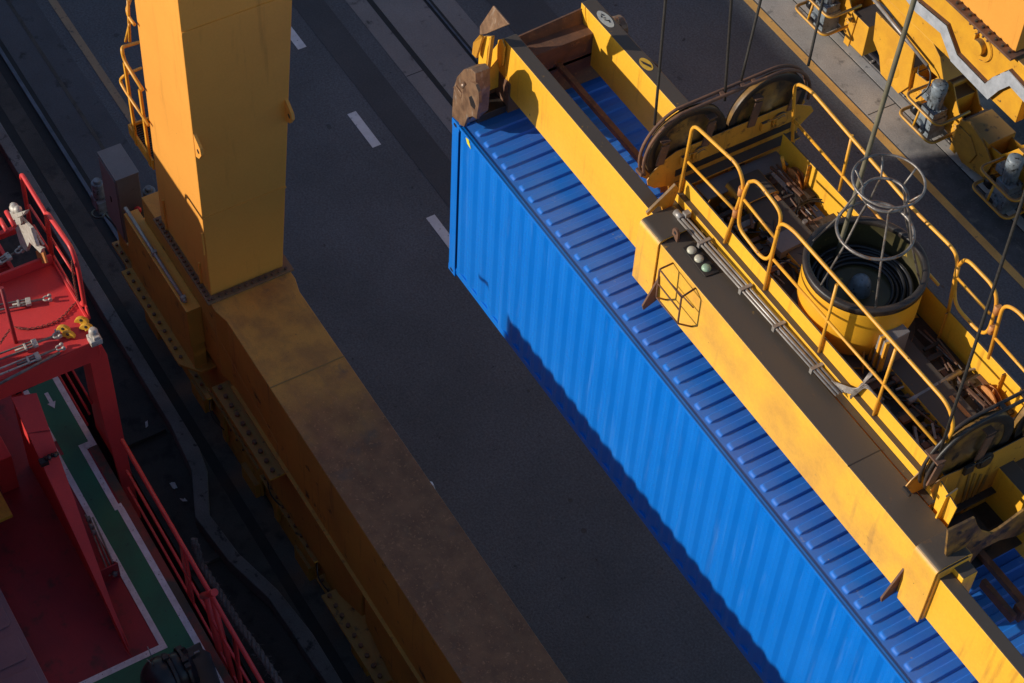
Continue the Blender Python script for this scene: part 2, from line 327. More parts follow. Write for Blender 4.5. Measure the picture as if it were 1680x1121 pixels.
# side walls (corrugated)
def side(y, sgn, name):
    q = MB(); prof = []; x = .20
    per = .2755; d = .027
    while x < LX-.2:
        prof += [(x, 0), (x+.072, 0), (x+.072+.068, d), (x+.072+.068+.068, d)]
        x += per
    prof = [(a, b) for a, b in prof if a < LX-.19]
    # rounded bends: insert soft points
    P = []
    for i, (a, b) in enumerate(prof):
        if 0 < i < len(prof)-1:
            (pa, pb), (na, nb) = prof[i-1], prof[i+1]
            for (u, v), t in (((pa, pb), .16), ((pa, pb), .05), ((na, nb), .05), ((na, nb), .16)): P.append((a+(u-a)*t, y+sgn*(.012+b+(v-b)*t)))
        else: P.append((a, y+sgn*(.012+b)))
    zs = [6.262, 8.94]; vs = [(a, b, z) for a, b in P for z in zs]
    q.add(vs, [(2*i, 2*i+2, 2*i+3, 2*i+1) for i in range(len(P)-1)], 0, False)
    o = q.build(name, M_blue, T)
    for pl in o.data.polygons: pl.use_smooth = True
    return o
side(0, 1, 'side_panel'); side(W, -1, 'side_panel')
q = MB(); q.box(.17, LX-.17, .004, .06, 8.93, 8.985); q.box(.17, LX-.17, -.004, .02, 8.965, 8.99)
q.build('top_rail', M_blue, T, bevel=.006); q = MB(); q.box(.17, LX-.17, W-.06, W-.004, 8.93, 8.985); q.build('top_rail', M_blue, T, bevel=.006)
for y0, y1 in ((.0, .05), (W-.05, W)):
    q = MB(); q.box(.17, LX-.17, y0+(.014 if y0 < 1 else 0), y1-(.014 if y0 > 1 else 0), 6.15, 6.262); q.build('bottom_rail', M_blue, T, bevel=.006)
for x0, x1 in ((0, .16), (LX-.16, LX)):
    for y0, y1 in ((.0, .14), (W-.14, W)): q = MB(); q.box(x0, x1, y0, y1, 6.2, 8.9); q.build('corner_post', M_blue, T, bevel=.008)
for x0 in (0, LX-.178):
    for y0 in (-.004, W-.158):
        for z0 in (Z0, ZT-.118):
            q = MB(); q.box(x0-.003, x0+.178, y0, y0+.162, z0, z0+.118)
            yy = y0-.002 if y0 < 1 else y0+.164
            oval = [(x0+.085+.04*math.cos(t), yy, z0+.06+.026*math.sin(t)) for t in [i*math.pi/6 for i in range(12)]]
            q.add(oval, [list(range(12))], 1)
            q.build('corner_casting', [M_blue, M_black], T, bevel=.006)
for a, b, c, d in ((.02, .05, 0, .12), (LX-.05, LX-.02, LX-.12, LX)):
    q = MB(); q.box(a, b, .14, W-.14, 6.2, 8.9); q.box(c, d, .1, W-.1, 8.86, 8.975); q.build('end_wall', M_blue, T, bevel=.006)
q = MB(); q.box(.1, LX-.1, .05, W-.05, 6.13, 6.2); q.build('floor', M_grime_shade, T)
# roof with pressed ribs
def sstep(a, b, x): t = min(1, max(0, (x-a)/(b-a))); return t*t*(3-2*t)
q = MB(); xs = [.17]; k = 0; per = .2125
ribs = []
x = .33
while x < LX-.35: ribs.append(x); x += per
for r in ribs: xs += [r-.004, r+.0, r+.006, r+.011, r+.016, r+.022, r+.028, r+.05, r+.08, r+.10, r+.106, r+.110, r+.113, r+.116, r+.120, r+.126]
xs.append(LX-.17)
ys = [.05, .09, .11, .118, .126, .134, .142, .152, .165, .18, .2, .4, 1.22, 2.0, 2.24, 2.26, 2.273, 2.286, 2.3, 2.315, 2.33, 2.39]
def hgt(x, y):
    h = 0
    for r in ribs:
        if r-.02 < x < r+.15:
            u = (x-(r+.065))/.072; ed = .05*(1-math.sqrt(max(0, 1-min(1, abs(u))**2)))
            yy = min(y, W-y)-ed
            h = .026*sstep(r, r+.022, x)*(1-sstep(r+.106, r+.120, x))*sstep(.112, .158, yy)
    return h
vs = [(x, y, 8.972+hgt(x, y)+.0012*noise.noise(Vector((x*1.3, y*2, 0)))) for x in xs for y in ys]; ny = len(ys)
q.add(vs, [(i*ny+j, (i+1)*ny+j, (i+1)*ny+j+1, i*ny+j+1) for i in range(len(xs)-1) for j in range(ny-1)], 0, True)
q.build('roof_panel', M_roof, T)
q = MB(); q.box(.17, LX-.17, .012, .052, 8.968, 8.982); q.build('weld_edge', M_scuff, T)
q = MB()
q.prism([at(791, 222, 'y', .0), at(797, 221, 'y', .0), at(806, 231, 'y', .0), at(800, 233, 'y', 0)], (0, -.004, 0))
q = MB()
for c_, d_ in (((762, 222), (766, 227)), ((768, 231), (772, 234))):
    a = at(c_[0], c_[1], 'y', -.012); b = at(d_[0], d_[1], 'y', -.012)
    q.box(a.x, a.x+.09, -.009, -.0065, a.z-.035, a.z)
s2 = MB(); a = at(764, 226, 'y', -.01); s2.prism([(a.x, -.01, a.z), (a.x+.07, -.01, a.z+.02), (a.x+.13, -.01, a.z-.09), (a.x+.04, -.01, a.z-.07)], (0, .006, 0)); s2.build('warning_sticker', M_yst, T)

# ================================================================== SPREADER
SP = thing('container_spreader', (6, 1.2, 9.2), 'yellow telescopic container spreader with long box beams locked onto the blue container', 'spreader')
ZB = 9.33
def beam(name, x0, x1, y0, y1, z0, z1, par=SP, mt=None, bv=.012):
    q = MB(); q.box(x0, x1, y0, y1, z0, z1); return q.build(name, mt or M_spr, par, bevel=bv)
# telescoping arms (left end)
nb = beam('telescopic_beam', .10, 9.0, .64, .83, ZB, 10.14)
fb = beam('telescopic_beam', .0, 9.0, 1.83, 2.03, ZB, 10.14)
beam('telescopic_beam', 3.8, 12.1, .475, .635, ZB, 10.07)
beam('telescopic_beam', 3.8, 12.1, 2.05, 2.21, ZB, 10.07)
for y in (.63, 1.82): # chamfered nose plates at the beam ends
    q = MB(); q.prism([(.1, y, 10.14), (-.02, y, 9.95), (-.16, y, 9.70), (-.22, y, 9.40), (.3, y, 9.32)], (0, .02, 0)); q.build('nose_plate', M_spr, SP, bevel=.004)
# sleeves of the centre frame
for y0, y1, xe in ((.435, .86, 8.85), (1.62, 2.05, 8.0)):
    beam('main_beam', 3.5, xe, y0, y1, ZB-.03, 10.19, mt=M_main)
q = MB(); q.box(7.35, 7.362, .433, .862, 10.188, 10.192); q.build('weld_seam', M_grime_shade, SP)
# end collars
def collar(x0, x1, y0, y1):
    zt = 10.235; ny = 8; prof = []
    prof.append((y0, 9.27)); 
    for i in range(ny+1):
        a = math.pi/2*i/ny; prof.append((y0+.08-.08*math.cos(a), zt-.08+.08*math.sin(a)))
    for i in range(ny+1):
        a = math.pi/2*i/ny; prof.append((y1-.07+.07*math.sin(a), zt-.07+.07*math.cos(a)))
    prof.append((y1, 9.27))
    inn = [(y0+.018, 9.27), (y0+.018, zt-.05), (y0+.12, zt-.018), (y1-.08, zt-.018), (y1-.018, zt-.08), (y1-.018, 9.27)][::-1]
    pr = prof+inn; q = MB(); q.prism([(x0, a, b) for a, b in pr], (x1-x0, 0, 0)); o = q.build('end_collar', M_main, SP, bevel=.004); return o
collar(3.48, 3.87, .405, .90); collar(8.49, 8.84, .405, .88); collar(3.48, 3.87, 1.59, 2.08)
for x in (3.93, 8.42):  # triangular guide lugs
    q = MB(); q.prism([(x, .435, 9.72), (x, .435, 9.30), (x, .26, 9.22), (x, .24, 9.30)], (.025, 0, 0)); q.build('guide_lug', M_rust, SP, bevel=.003)
# lifting lug + lamps
q = MB(); a = at(1106, 393, 'z', 10.19)
pr = [(a.x-.055, a.y, 10.19), (a.x+.055, a.y, 10.19)]+[(a.x+.055*math.cos(t), a.y, 10.30+.055*math.sin(t)) for t in [i*math.pi/8 for i in range(9)]]
q.prism(pr, (0, .03, 0)); q.build('lifting_lug', M_rust, SP, bevel=.003)
q = MB(); q.cyl((a.x, a.y-.003, 10.30), (a.x, a.y+.033, 10.30), .022, 12); q.build('lug_eye', M_black, SP)
q = MB(); pl = [at(*p, 'z', 10.195) for p in ((1120, 408), (1138, 398), (1180, 447), (1157, 455))]; q.prism(pl, (0, 0, .012)); q.build('lamp_plate', M_grime_shade, SP, bevel=.002)
for i, (px, py) in enumerate(((1135, 410), (1147, 424), (1159, 439))):
    a = at(px, py, 'z', 10.22); q = MB(); q.lathe([(.001, .040), (.03, .038), (.048, .028), (.055, .012), (.055, 0)], (a.x, a.y, 10.205), n=20)
    o = q.build('signal_lamp', M_lampg if i == 2 else M_lamp, SP)
    o['label'] = 'pale green signal lamp' if i == 2 else 'off white signal lamp'
# step cage on the front face
q = MB(); yf, yc = .43, .22
A = [at(1104, 432, 'y', yf), at(1082, 442, 'y', yc), at(1077, 488, 'y', yc), at(1092, 492, 'y', yf)]
B = [at(1141, 473, 'y', yf), at(1118, 488, 'y', yc), at(1112, 531, 'y', yc), at(1134, 536, 'y', yf)]
q.tube(curve(A, .03), .012, 6); q.tube(curve(B, .03), .012, 6)
for t, z in ((0, 0), (.5, 0), (1, 0)):
    a = A[1].lerp(A[2], t); b = B[1].lerp(B[2], t); q.tube([a, b], .010, 6)
for t in (.5,):
    a = A[0].lerp(A[3], t); b = B[0].lerp(B[3], t); q.tube([a, b], .010, 6)
q.build('step_cage', M_rust, SP)
# side rod between arms + end beam
q = MB(); q.box(.30, 11.9, 1.30, 1.375, 9.52, 9.60); q.build('slide_rod', M_rust, SP, bevel=.006)
def endbeam(x0, x1, s):
    q = MB(); q.box(x0, x1-.04, .2, .62, 9.04, 9.16, 1); q.box(x0, x1, .62, 2.32, 9.06, 9.56); q.box(x0+.03*s if s > 0 else x0, x1, .8, 1.85, 9.5, 9.88); q.prism([(x0+.05, .2, 9.16), (x0+.05, .62, 9.16), (x0+.05, .62, 9.5), (x0+.05, .45, 9.42)], (.02, 0, 0))  # low front piece coloured black for the shadow behind the housing
    q.prism([(x0+.06, .83, 9.56), (x0+.06, 1.83, 9.56), (x0+.06, 1.83, 10.05), (x0+.06, .83, 9.98)], (.02, 0, 0))
    q.prism([(x0+.25, .83, 9.6), (x0+.25, 1.83, 9.6), (x0+.08, 1.83, 10.05), (x0+.08, .83, 9.98)], (.012, 0, .012))
    q.build('end_beam', [M_rust, M_grime_shade], SP, bevel=.008)
endbeam(-.06, .32, 1); endbeam(11.87, 12.25, -1)
# twistlock housings with corner gather guides
def housing(cx, cy, sx, sy):
    q = MB()
    yo = cy-sy*.13
    prof = [(cx-.16, 9.02), (cx-.17, 9.30), (cx-.16, 9.50)]
    for i in range(9):
        a = math.pi-math.pi*i/8; prof.append((cx-.02+.14*math.cos(a), 9.56+.12*math.sin(a)))
    prof += [(cx+.12, 9.3), (cx+.20, 9.12), (cx+.17, 9.02)]
    q.prism([(x, cy-.075, z) for x, z in prof], (0, .26, 0))
    # outer cheek plate
    pr = []
    for i in range(13):
        a = math.pi*i/12; pr.append((cx+.07+.085*math.cos(a), 9.50+.11*math.sin(a)))
    pr += [(cx-.01, 9.25), (cx-.0, 9.10), (cx+.15, 9.06), (cx+.16, 9.2)]
    q.prism([(x, cy-.115, z) for x, z in pr], (0, .03, 0))
    q.cyl((cx+.08, cy-.125, 9.40), (cx+.08, cy-.07, 9.40), .038, 14, mi=1)
    q.lathe([(.001, 9.72-9.66), (.05, .05), (.07, 0)], (cx-.02, cy+.05, 9.66), n=16)
    o = q.build('twistlock_housing', [M_worn, M_black], SP, bevel=.01)
    return o
q = MB(); q.prism([at(*p, 'y', -.01) for p in ((741.5, 191), (743, 160), (745, 142), (750, 126), (761, 114), (773, 113), (780, 121), (781, 150), (778, 190), (758, 206))], (0, .20, 0))
q.prism([at(*p, 'y', -.05) for p in ((757, 158), (760, 146), (766, 138), (773, 135), (780, 139), (785, 152), (786, 170), (783, 186), (782, 196), (775, 191), (767, 193), (761, 208), (753, 204))], (0, .04, 0))
q.prism([at(*p, 'y', -.053) for p in ((769, 160), (773, 157), (777, 165), (780, 174), (778, 180), (772, 173))], (0, .006, 0), mi=1)
q.prism([at(*p, 'y', -.035) for p in ((743, 143), (747, 141), (757, 155), (756, 161))], (0, .03, 0)); a = at(762, 140, 'y', -.02); q.sphere(a, .05, n=12)
q.build('twistlock_housing', [M_worn, M_black], SP, bevel=.008, seg=3); housing(LX-.085, .08, -1, 1); housing(.085, W-.16, 1, -1); housing(LX-.085, W-.16, -1, -1)
# raised flipper arm with arrow-shaped guide at the near left corner
fl = MB(); yb = .40
def fp(px, py, y=yb): return at(px, py, 'y', y)
arm = [fp(783.5, 133), fp(795, 138), fp(800, 80), fp(806, 60), fp(793, 60), fp(785, 88)]
fl.prism(arm, (0, .05, 0)); fo = fl.build('flipper_arm', M_spr, SP, bevel=.008)
fl = MB(); fl.prism([fp(795, 138), fp(799, 118), fp(806, 62), fp(803, 60)], (0, .05, 0)); fl.build('flipper_arm', M_box, SP, bevel=.006)
a0 = fp(809, 9.5, .42); a1 = fp(835, 40, .40); a2 = fp(787, 57, .32); a3 = fp(787, 43, .34)
nrm = (a1-a0).cross(a3-a0).normalized()
if nrm.z < 0: nrm = -nrm
fh = MB(); fh.prism([a0, a1, fp(796, 56, .32), a2, a3], -nrm*.022); o = fh.build('gather_guide', M_worn, SP, bevel=.006)
fh = MB(); b0 = [fp(787, 57, .32), fp(776, 70, .3), fp(774, 89, .3), fp(781, 96, .32), fp(792, 62, .35)]
fh.prism(b0, (.0, .03, 0)); fh.build('gather_guide', M_box, SP, bevel=.006)
# brackets behind flipper
fh = MB(); fh.prism([fp(817, 66, .6), fp(823, 64, .6), fp(828, 78, .6), fp(824, 108, .6), fp(815, 112, .6), fp(816, 74, .6)], (0, .02, 0))
fh.prism([(.05, .14, 9.3), (.05, .62, 9.3), (.05, .62, 9.80), (.05, .45, 9.62)], (.02, 0, 0))
fh.build('corner_bracket', M_spr, SP, bevel=.004)
# hydraulic lump + ladder bits behind far beam
q = MB(); a = at(1015, 28, 'z', 9.9); q.cyl((a.x-.1, 2.1, 9.9), (a.x+.18, 2.12, 9.9), .07, 14); q.box(a.x+.18, a.x+.42, 2.06, 2.16, 9.78, 9.95); q.cyl((a.x+.42, 2.1, 9.86), (a.x+.9, 2.1, 9.84), .045, 12)
q.tube(curve([(a.x+.6, 2.06, 10.02), (a.x+1.15, 2.12, 10.02), (a.x+1.2, 2.12, 9.7)], .04), .014, 6); q.build('hydraulic_actuator', M_grime_shade, SP)
def oval(name, px, py, mt, rx, ry):
    a = at(px, py, 'z', 10.142); q = MB(); n = 28
    q.prism([(a.x+rx*math.cos(2*math.pi*i/n)*(1 if abs(math.cos(2*math.pi*i/n)) < .7 else 1.05), 1.93+ry*math.sin(2*math.pi*i/n), 10.1435) for i in range(n)], (0, 0, -.003))
    return a, q.build(name, mt, SP)
a, o = oval('oval_plate', 1001, 28.5, M_sign, .16, .07); o['label'] = 'pale oval plate with dark marks'
q = MB()
for dx, dy, L1, rot in ((-.08, .01, .05, .4), (-.06, -.02, .04, -.3), (-.02, .0, .03, .9), (.03, .0, .06, .7), (.06, .02, .05, -.2)):
    c, s = math.cos(rot), math.sin(rot); w2 = .008
    q.prism([(a.x+dx+u*c-v*s, 1.93+dy+u*s+v*c, 10.1465) for u, v in ((-L1/2, -w2), (L1/2, -w2), (L1/2, w2), (-L1/2, w2))], (0, 0, -.002))
q.build('plate_mark', M_grime_shade, SP)
a, o = oval('oval_plate', 1069, 102, M_signy, .115, .066); o['label'] = 'yellow oval plate with black slash'
q = MB(); q.prism([(a.x-.09, 1.90, 10.1465), (a.x-.02, 1.90, 10.1465), (a.x+.09, 1.95, 10.1465), (a.x+.04, 1.965, 10.1465)], (0, 0, -.002)); q.build('plate_mark', M_grime_shade, SP)
# cross members of centre frame (both ends), with cut-outs
def cross(x, name='cross_member'):
    y0, y1 = .86, 1.62; z0, z1 = 9.36, 10.05; q = MB()
    out = [(y0, z0), (y0, z1)]+[(y0+.18+.12*(1-math.cos(t))*1.6, z1-.16*math.sin(t)) for t in [i*math.pi/8 for i in range(9)]]+[(y1, z1), (y1, z0)]
    out += [(1.24+.2*math.cos(t), z0+.24*math.sin(t)) for t in [i*math.pi/8 for i in range(9)]]
    q.prism([(x, a, b) for a, b in out], (.03, 0, 0)); q.box(x+.03, x+.28, y0, y1, 9.66, 9.70); q.build(name, M_box, SP, bevel=.004)
cross(3.45)
q = MB(); q.prism([at(*p, 'x', 8.75) for p in ((1556, 872), (1600, 850), (1604, 862), (1612, 872), (1626, 876), (1640, 868), (1680, 838), (1740, 808), (1740, 842), (1668, 880), (1640, 887), (1612, 901), (1594, 922), (1584, 936), (1568, 928), (1552, 912))], (-.03, 0, 0)); q.build('cross_member', M_shv, SP, bevel=.004)
q = MB(); q.prism([at(*p, 'x', 8.45) for p in ((1540, 905), (1720, 830), (1720, 900), (1560, 960))], (-.03, 0, 0)); q.build('cross_member', M_floor, SP, bevel=.004)
q = MB(); q.box(8.0, 8.72, .87, 2.04, 9.50, 9.52); q.box(8.2, 8.6, 1.15, 1.5, 9.52, 9.72); q.build('shade_plate', M_grime_shade, SP)  # dark plate added to stand for the shade in the gap
q = MB(); q.box(8.9, 9.4, 1.1, 1.16, 9.5, 9.62); q.box(9.3, 9.42, 1.2, 1.35, 9.45, 9.65); q.build('cable_bracket', M_rust, SP, bevel=.004)
for p, r in (((9.6, .56), .05), ((10.2, .555), .045)):
    pass
# end rail of far beam
q = MB()
for i in range(7):
    q.bolt((8.95+.0*i, .5+.02*i, 10.07), r=.006, h=.004)
# ================================================================== HEADBLOCK
HB = thing('headblock', (5.7, 1.74, 10.1), 'yellow hoist headblock platform with handrails, sheaves and cable tub', 'headblock')
YN, YF = 1.02, 2.45
def hplate(name, x0, x1, y0, y1, z0, z1, mt=M_spr, bv=.006):
    q = MB(); q.box(x0, x1, y0, y1, z0, z1); return q.build(name, mt, HB, bevel=bv)
hplate('base_ledge', 3.3, 8.15, .87, 1.02, 10.06, 10.18, M_box)
hplate('side_step', 3.3, 8.12, .955, 1.03, 10.185, 10.31)
hplate('side_plate', 3.32, 8.12, 1.03, 1.055, 10.0, 10.52)
hplate('side_plate', 3.35, 8.15, YF, YF+.025, 10.0, 10.50)
hplate('floor_plate', 4.55, 7.05, 1.055, YF, 10.02, 10.05, M_floor)
hplate('floor_plate', 7.35, 7.75, 1.30, 2.1, 10.02, 10.05, M_floor)
hplate('floor_plate', 3.3, 3.55, 1.3, YF, 10.14, 10.17, M_greyp)
hplate('cross_beam', 3.95, 4.10, 1.055, YF, 9.98, 10.16, M_floor)
hplate('cross_beam', 4.42, 4.56, 1.055, YF, 9.98, 10.17, M_floor)
hplate('cross_beam', 7.05, 7.18, 1.055, YF, 9.98, 10.14, M_floor)
hplate('cross_beam', 7.75, 7.9, 1.055, YF, 9.98, 10.14, M_floor)
hplate('under_tray', 3.2, 8.2, 1.06, YF-.02, 9.78, 9.80, M_grime_shade)
for x in (3.9, 4.9, 6.4, 7.35):   # plate stiffeners on far wall
    hplate('stiffener', x, x+.012, YF-.05, YF-.002, 10.05, 10.49, M_box, .002)
# twist mechanisms: orange half discs, bars, rods
def mech(x, y):
    q = MB(); n = 14; R = .20
    q.prism([(x-.17, y, 10.1)]+[(x+R*math.cos(math.pi-math.pi*i/n)*.9, y, 10.1+R*math.sin(math.pi*i/n)) for i in range(n+1)]+[(x+.2, y, 10.1)], (0, .02, 0))
    q.prism([(x-.15, y+.09, 10.1)]+[(x+R*math.cos(math.pi-math.pi*i/n)*.85, y+.09, 10.1+R*.85*math.sin(math.pi*i/n)) for i in range(n+1)]+[(x+.2, y+.09, 10.1)], (0, .012, 0))
    q.prism([(x+.02, y+.02, 10.12), (x+.02, y+.14, 10.12), (x+.02, y+.03, 10.34)], (.012, 0, 0)); q.bolt((x-.08, y, 10.2), (0, -1, 0), .014, .012); q.bolt((x+.08, y, 10.2), (0, -1, 0), .014, .012)
    q.build('lock_quadrant', M_orange, HB, bevel=.003)
    q = MB(); q.box(x-.2, x+.22, y-.36, y-.31, 10.12, 10.2); q.box(x-.02, x+.06, y-.40, y-.36, 10.06, 10.14)
    for k in (-.12, 0, .12): q.bolt((x+k, y-.36, 10.16), (0, -1, 0), .018, .02)
    q.build('lock_lever', M_orange, HB, bevel=.003)
    q = MB(); q.bar((x-.24, y-.14, 10.23), (x+.3, y-.10, 10.23), .03, .03); q.bar((x-.24, y-.06, 10.23), (x+.3, y-.06, 10.23), .02, .02); q.cyl((x+.05, y-.36, 10.12), (x+.05, y-1.0, 10.12), .03, 10); q.build('lock_rod', M_rust, HB)
a = at(1305, 297, 'z', 10.2); mech(a.x-.06, a.y)
a = at(1623, 655, 'z', 10.2); mech(a.x-.04, a.y)
q = MB(); a = at(1283, 258, 'z', 10.35); q.tube([at(1283, 258, 'z', 10.45), at(1288, 282, 'z', 10.2)], .022, 8); q.build('pin', M_rail, HB)
# clutter: brackets, small valve blocks, hoses
q = MB(); rr = random.Random(3)
for px, py in ((1296, 262), (1302, 268), (1312, 276), (1310, 262), (1335, 300), (1322, 292), (1610, 625), (1615, 648), (1628, 668), (1645, 668), (1520, 640), (1490, 655), (1450, 700), (1550, 615)):
    a = at(px, py, 'z', 10.12); s = rr.uniform(.025, .06); q.box(a.x-s, a.x+s*1.4, a.y-s*.6, a.y+s*.6, 10.05, 10.12+rr.uniform(0, .05))
q.build('valve_block', M_rust, HB, bevel=.004)
q = MB()
for pts in ([(1325, 275), (1335, 290), (1349, 301), (1352, 318)], [(1302, 262), (1318, 268), (1330, 285)], [(1160, 395), (1230, 360), (1300, 345)], [(1175, 390), (1215, 362)], [(1265, 440), (1300, 425), (1330, 408)],
            [(1488, 660), (1530, 630), (1575, 612), (1610, 602), (1650, 648)], [(1470, 640), (1520, 618), (1560, 600)], [(1560, 720), (1600, 690), (1620, 665)]):
    q.tube(curve([at(px, py, 'z', 10.13) for px, py in pts], .1), .016, 6)
q.build('hydraulic_pipe', M_cond, HB)
q = MB(); q.tube([at(1490, 660, 'z', 10.16), at(1575, 610, 'z', 10.16)], .035, 10); q.tube([at(1622, 603, 'z', 10.25), at(1662, 652, 'z', 10.25)], .022, 8); q.build('hydraulic_cylinder', M_cond, HB)
q = MB(); a = at(1270, 412, 'z', 10.3); pl = [at(p[0], p[1], 'z', 10.24) for p in ((1258, 392), (1298, 372), (1322, 395), (1282, 415))]; q.prism(pl, (0, 0, -.12)); q.build('terminal_box', M_greyp, HB, bevel=.006)
rr = random.Random(21)
def clutter(x0, x1, y0, y1, n, nm):
    for j, mt in enumerate((M_floor, M_grime_shade, M_lash, M_rust)):
        q = MB()
        for i in range(n):
            x = rr.uniform(x0, x1); y = rr.uniform(y0, y1); s = rr.uniform(.015, .045); l = rr.uniform(.06, .30); z = 10.05+rr.uniform(0, .09)
            k = rr.random()
            if k < .4: q.box(x-s, x+s, y-l/2, y+l/2, z, z+rr.uniform(.02, .07))
            elif k < .7: q.tube([(x-l, y, z+.04), (x+l, y+rr.uniform(-.1, .1), z+.04)], .012, 6)
            elif k < .85: q.cyl((x, y, z), (x, y, z+.09), s*.8, 10)
            else: q.bar((x, y, z+.05), (x+l, y-l*.6, z+.08), .03, .012)
        q.build(nm, mt, HB, bevel=.002)
clutter(3.6, 4.9, 1.12, 2.38, 34, 'lock_linkage'); clutter(6.5, 7.9, 1.12, 2.38, 30, 'lock_linkage')
q = MB()
for k in range(7):
    a = Vector((rr.uniform(3.7, 4.6), rr.uniform(1.2, 1.6), 10.14)); q.tube(curve([a, a+Vector((.2, .3, .06)), a+Vector((.5, .35, .0)), a+Vector((.8, .7, .04))], .15, 5), .011, 6)
    a = Vector((rr.uniform(6.5, 7.2), rr.uniform(1.2, 1.7), 10.12)); q.tube(curve([a, a+Vector((.2, .2, .05)), a+Vector((.4, .45, .0)), a+Vector((.8, .5, .04))], .15, 5), .011, 6)
q.build('hydraulic_hose', M_black, HB)
# tub: round cable basket
TC = Vector((5.72, 1.74, 0))
q = MB(); prof = [(.52, 10.06), (.60, 10.20), (.655, 10.45), (.66, 10.93)]
q.lathe(prof, TC, n=64); q.build('tub', M_tub, HB)
q = MB(); q.lathe([(.672, 10.92), (.677, 11.0), (.66, 11.012), (.605, 11.008), (.600, 10.99), (.60, 10.95)], TC, n=64, closed=True); q.build('tub_rim', M_grime_shade, HB)
q = MB(); q.lathe([(.60, 11.0), (.635, 10.96), (.635, 10.6), (.58, 10.54), (.001, 10.56)], TC, n=64); q.build('tub_liner', M_drumin, HB)
q = MB(); q.lathe([(.001, 10.76), (.05, 10.755), (.09, 10.73), (.11, 10.69), (.125, 10.60), (.13, 10.55)], TC, n=32); q.build('centre_cone', M_motor, HB)
q = MB(); q.lathe([(.70, 10.06), (.70, 10.09), (.50, 10.09)], TC, n=40)
for k in range(8):
    t = 2*math.pi*k/8+.3; d = Vector((math.cos(t), math.sin(t), 0)); p = TC+d*.60
    q.prism([p+Vector((0, 0, 10.06)), p+d*.16+Vector((0, 0, 10.06)), p+Vector((0, 0, 10.28))], Vector((-d.y, d.x, 0))*.014)
q.build('tub_foot', M_box, HB, bevel=.003)
# coils of power cable lying inside
q = MB()
for k, (R, z) in enumerate(((.46, 10.60), (.41, 10.61), (.52, 10.62), (.36, 10.60), (.47, 10.645), (.55, 10.65))):
    q.tube([TC+Vector((R*math.cos(t), R*math.sin(t), z+.012*math.sin(3*t+k))) for t in [i*2*math.pi/48 for i in range(48)]], .022, 8, closed=True)
tag(q.build('power_cable', M_black), 'coils of black power cable lying in the yellow tub', 'cable')
# cage over the tub
q = MB()
def ring(z, R, r): q.tube([TC+Vector((R*math.cos(t), R*math.sin(t), z)) for t in [i*2*math.pi/56 for i in range(56)]], r, 8, closed=True)
ring(12.27, .37, .014); ring(12.06, .235, .017); ring(11.52, .405, .018)
for k in range(6):
    t = 2*math.pi*k/6+.55; d = Vector((math.cos(t), math.sin(t), 0))
    q.tube([TC+d*.37+Vector((0, 0, 12.27)), TC+d*.235+Vector((0, 0, 12.06)), TC+d*.29+Vector((0, 0, 11.93)), TC+d*.405+Vector((0, 0, 11.52)), TC+d*.655+Vector((0, 0, 10.9))], .012, 8)
q.build('cable_guide_cage', mat('cage worn steel', (.14, .12, .11), (.32, .29, .27), rough=.42, metal=.5, scale=11, spots=(.28, .13, .06), spot_scale=13, spot_t=(.6, .68), bump=.3), HB)
# junction cabinet
a = at(1443, 580, 'z', 10.05)
q = MB(); bx = [at(*p, 'z', 10.62) for p in ((1434, 526), (1462, 513), (1493, 545), (1462, 562))]
q.prism([Vector((b.x, b.y, 10.62)) for b in bx], (0, 0, -.55)); cab = q.build('junction_cabinet', M_greyp, HB, bevel=.008)
q = MB(); q.prism([Vector((b.x, b.y, 10.632)) for b in bx], (0, 0, -.01)); q.build('cabinet_lid', M_greyp, cab, bevel=.002)
q = MB(); u = (bx[3]-bx[0])/1.0; v = Vector((u.y, -u.x, 0)).normalized()
if v.y > 0: v = -v
for k in range(4):
    p = bx[0].lerp(bx[3], .08+.27*k)
    q.prism([Vector((p.x, p.y, 10.60))+v*.05, Vector((p.x, p.y, 10.60)), Vector((p.x, p.y, 10.12)), Vector((p.x, p.y, 10.12))+v*.05], u.normalized()*.03)
q.build('cabinet_rib', M_rail, cab, bevel=.002)
q = MB()
for k in range(3):
    p = bx[0].lerp(bx[3], .23+.27*k); q.prism([Vector((p.x, p.y, 10.58))+v*.035, Vector((p.x, p.y, 10.58)), Vector((p.x, p.y, 10.1)), Vector((p.x, p.y, 10.1))+v*.035], u.normalized()*.035)
q.build('cabinet_fin', M_cond, cab, bevel=.002)
# grey loop of cables spilling over the side
q = MB()
for k in range(6):
    o = k*1.6
    q.tube(curve([at(1428+o, 610, 'y', 1.12), at(1412+o*.6, 632-o*.2, 'y', 1.02), at(1400+o*.5, 648-o, 'y', .96), at(1378, 640-o*1.2, 'y', .92), at(1366-o*.4, 625, 'y', .90)], .1, 6), .0085, 6)
for k in range(3): q.tube(curve([at(1395, 650+k*2, 'y', .95), at(1420, 628+k*3, 'y', 1.0), at(1438+k*3, 650+k*2, 'y', 1.06)], .06, 5), .008, 6)
q.build('control_cable', M_lash, HB)
# conduits along the near ledge
q = MB(); z = 10.27
for k, (dy, r) in enumerate(((0, .022), (.05, .017), (-.04, .014))):
    p0 = at(1117, 357, 'z', z); p1 = at(1377, 647, 'z', z); q.tube([p0+Vector((0, dy, 0)), p1+Vector((0, dy, 0))], r, 8)
for t in (.15, .42, .63, .86):
    p = p0.lerp(p1, t); q.box(p.x-.02, p.x+.02, p.y-.07, p.y+.09, z-.05, z+.028)
q.cyl(p0+Vector((-.1, 0, 0)), p0+Vector((.02, 0, 0)), .045, 10); q.box(p0.x-.02, p0.x+.05, p0.y+.03, p0.y+.1, z, z+.07)
q.build('conduit', M_cond, HB)
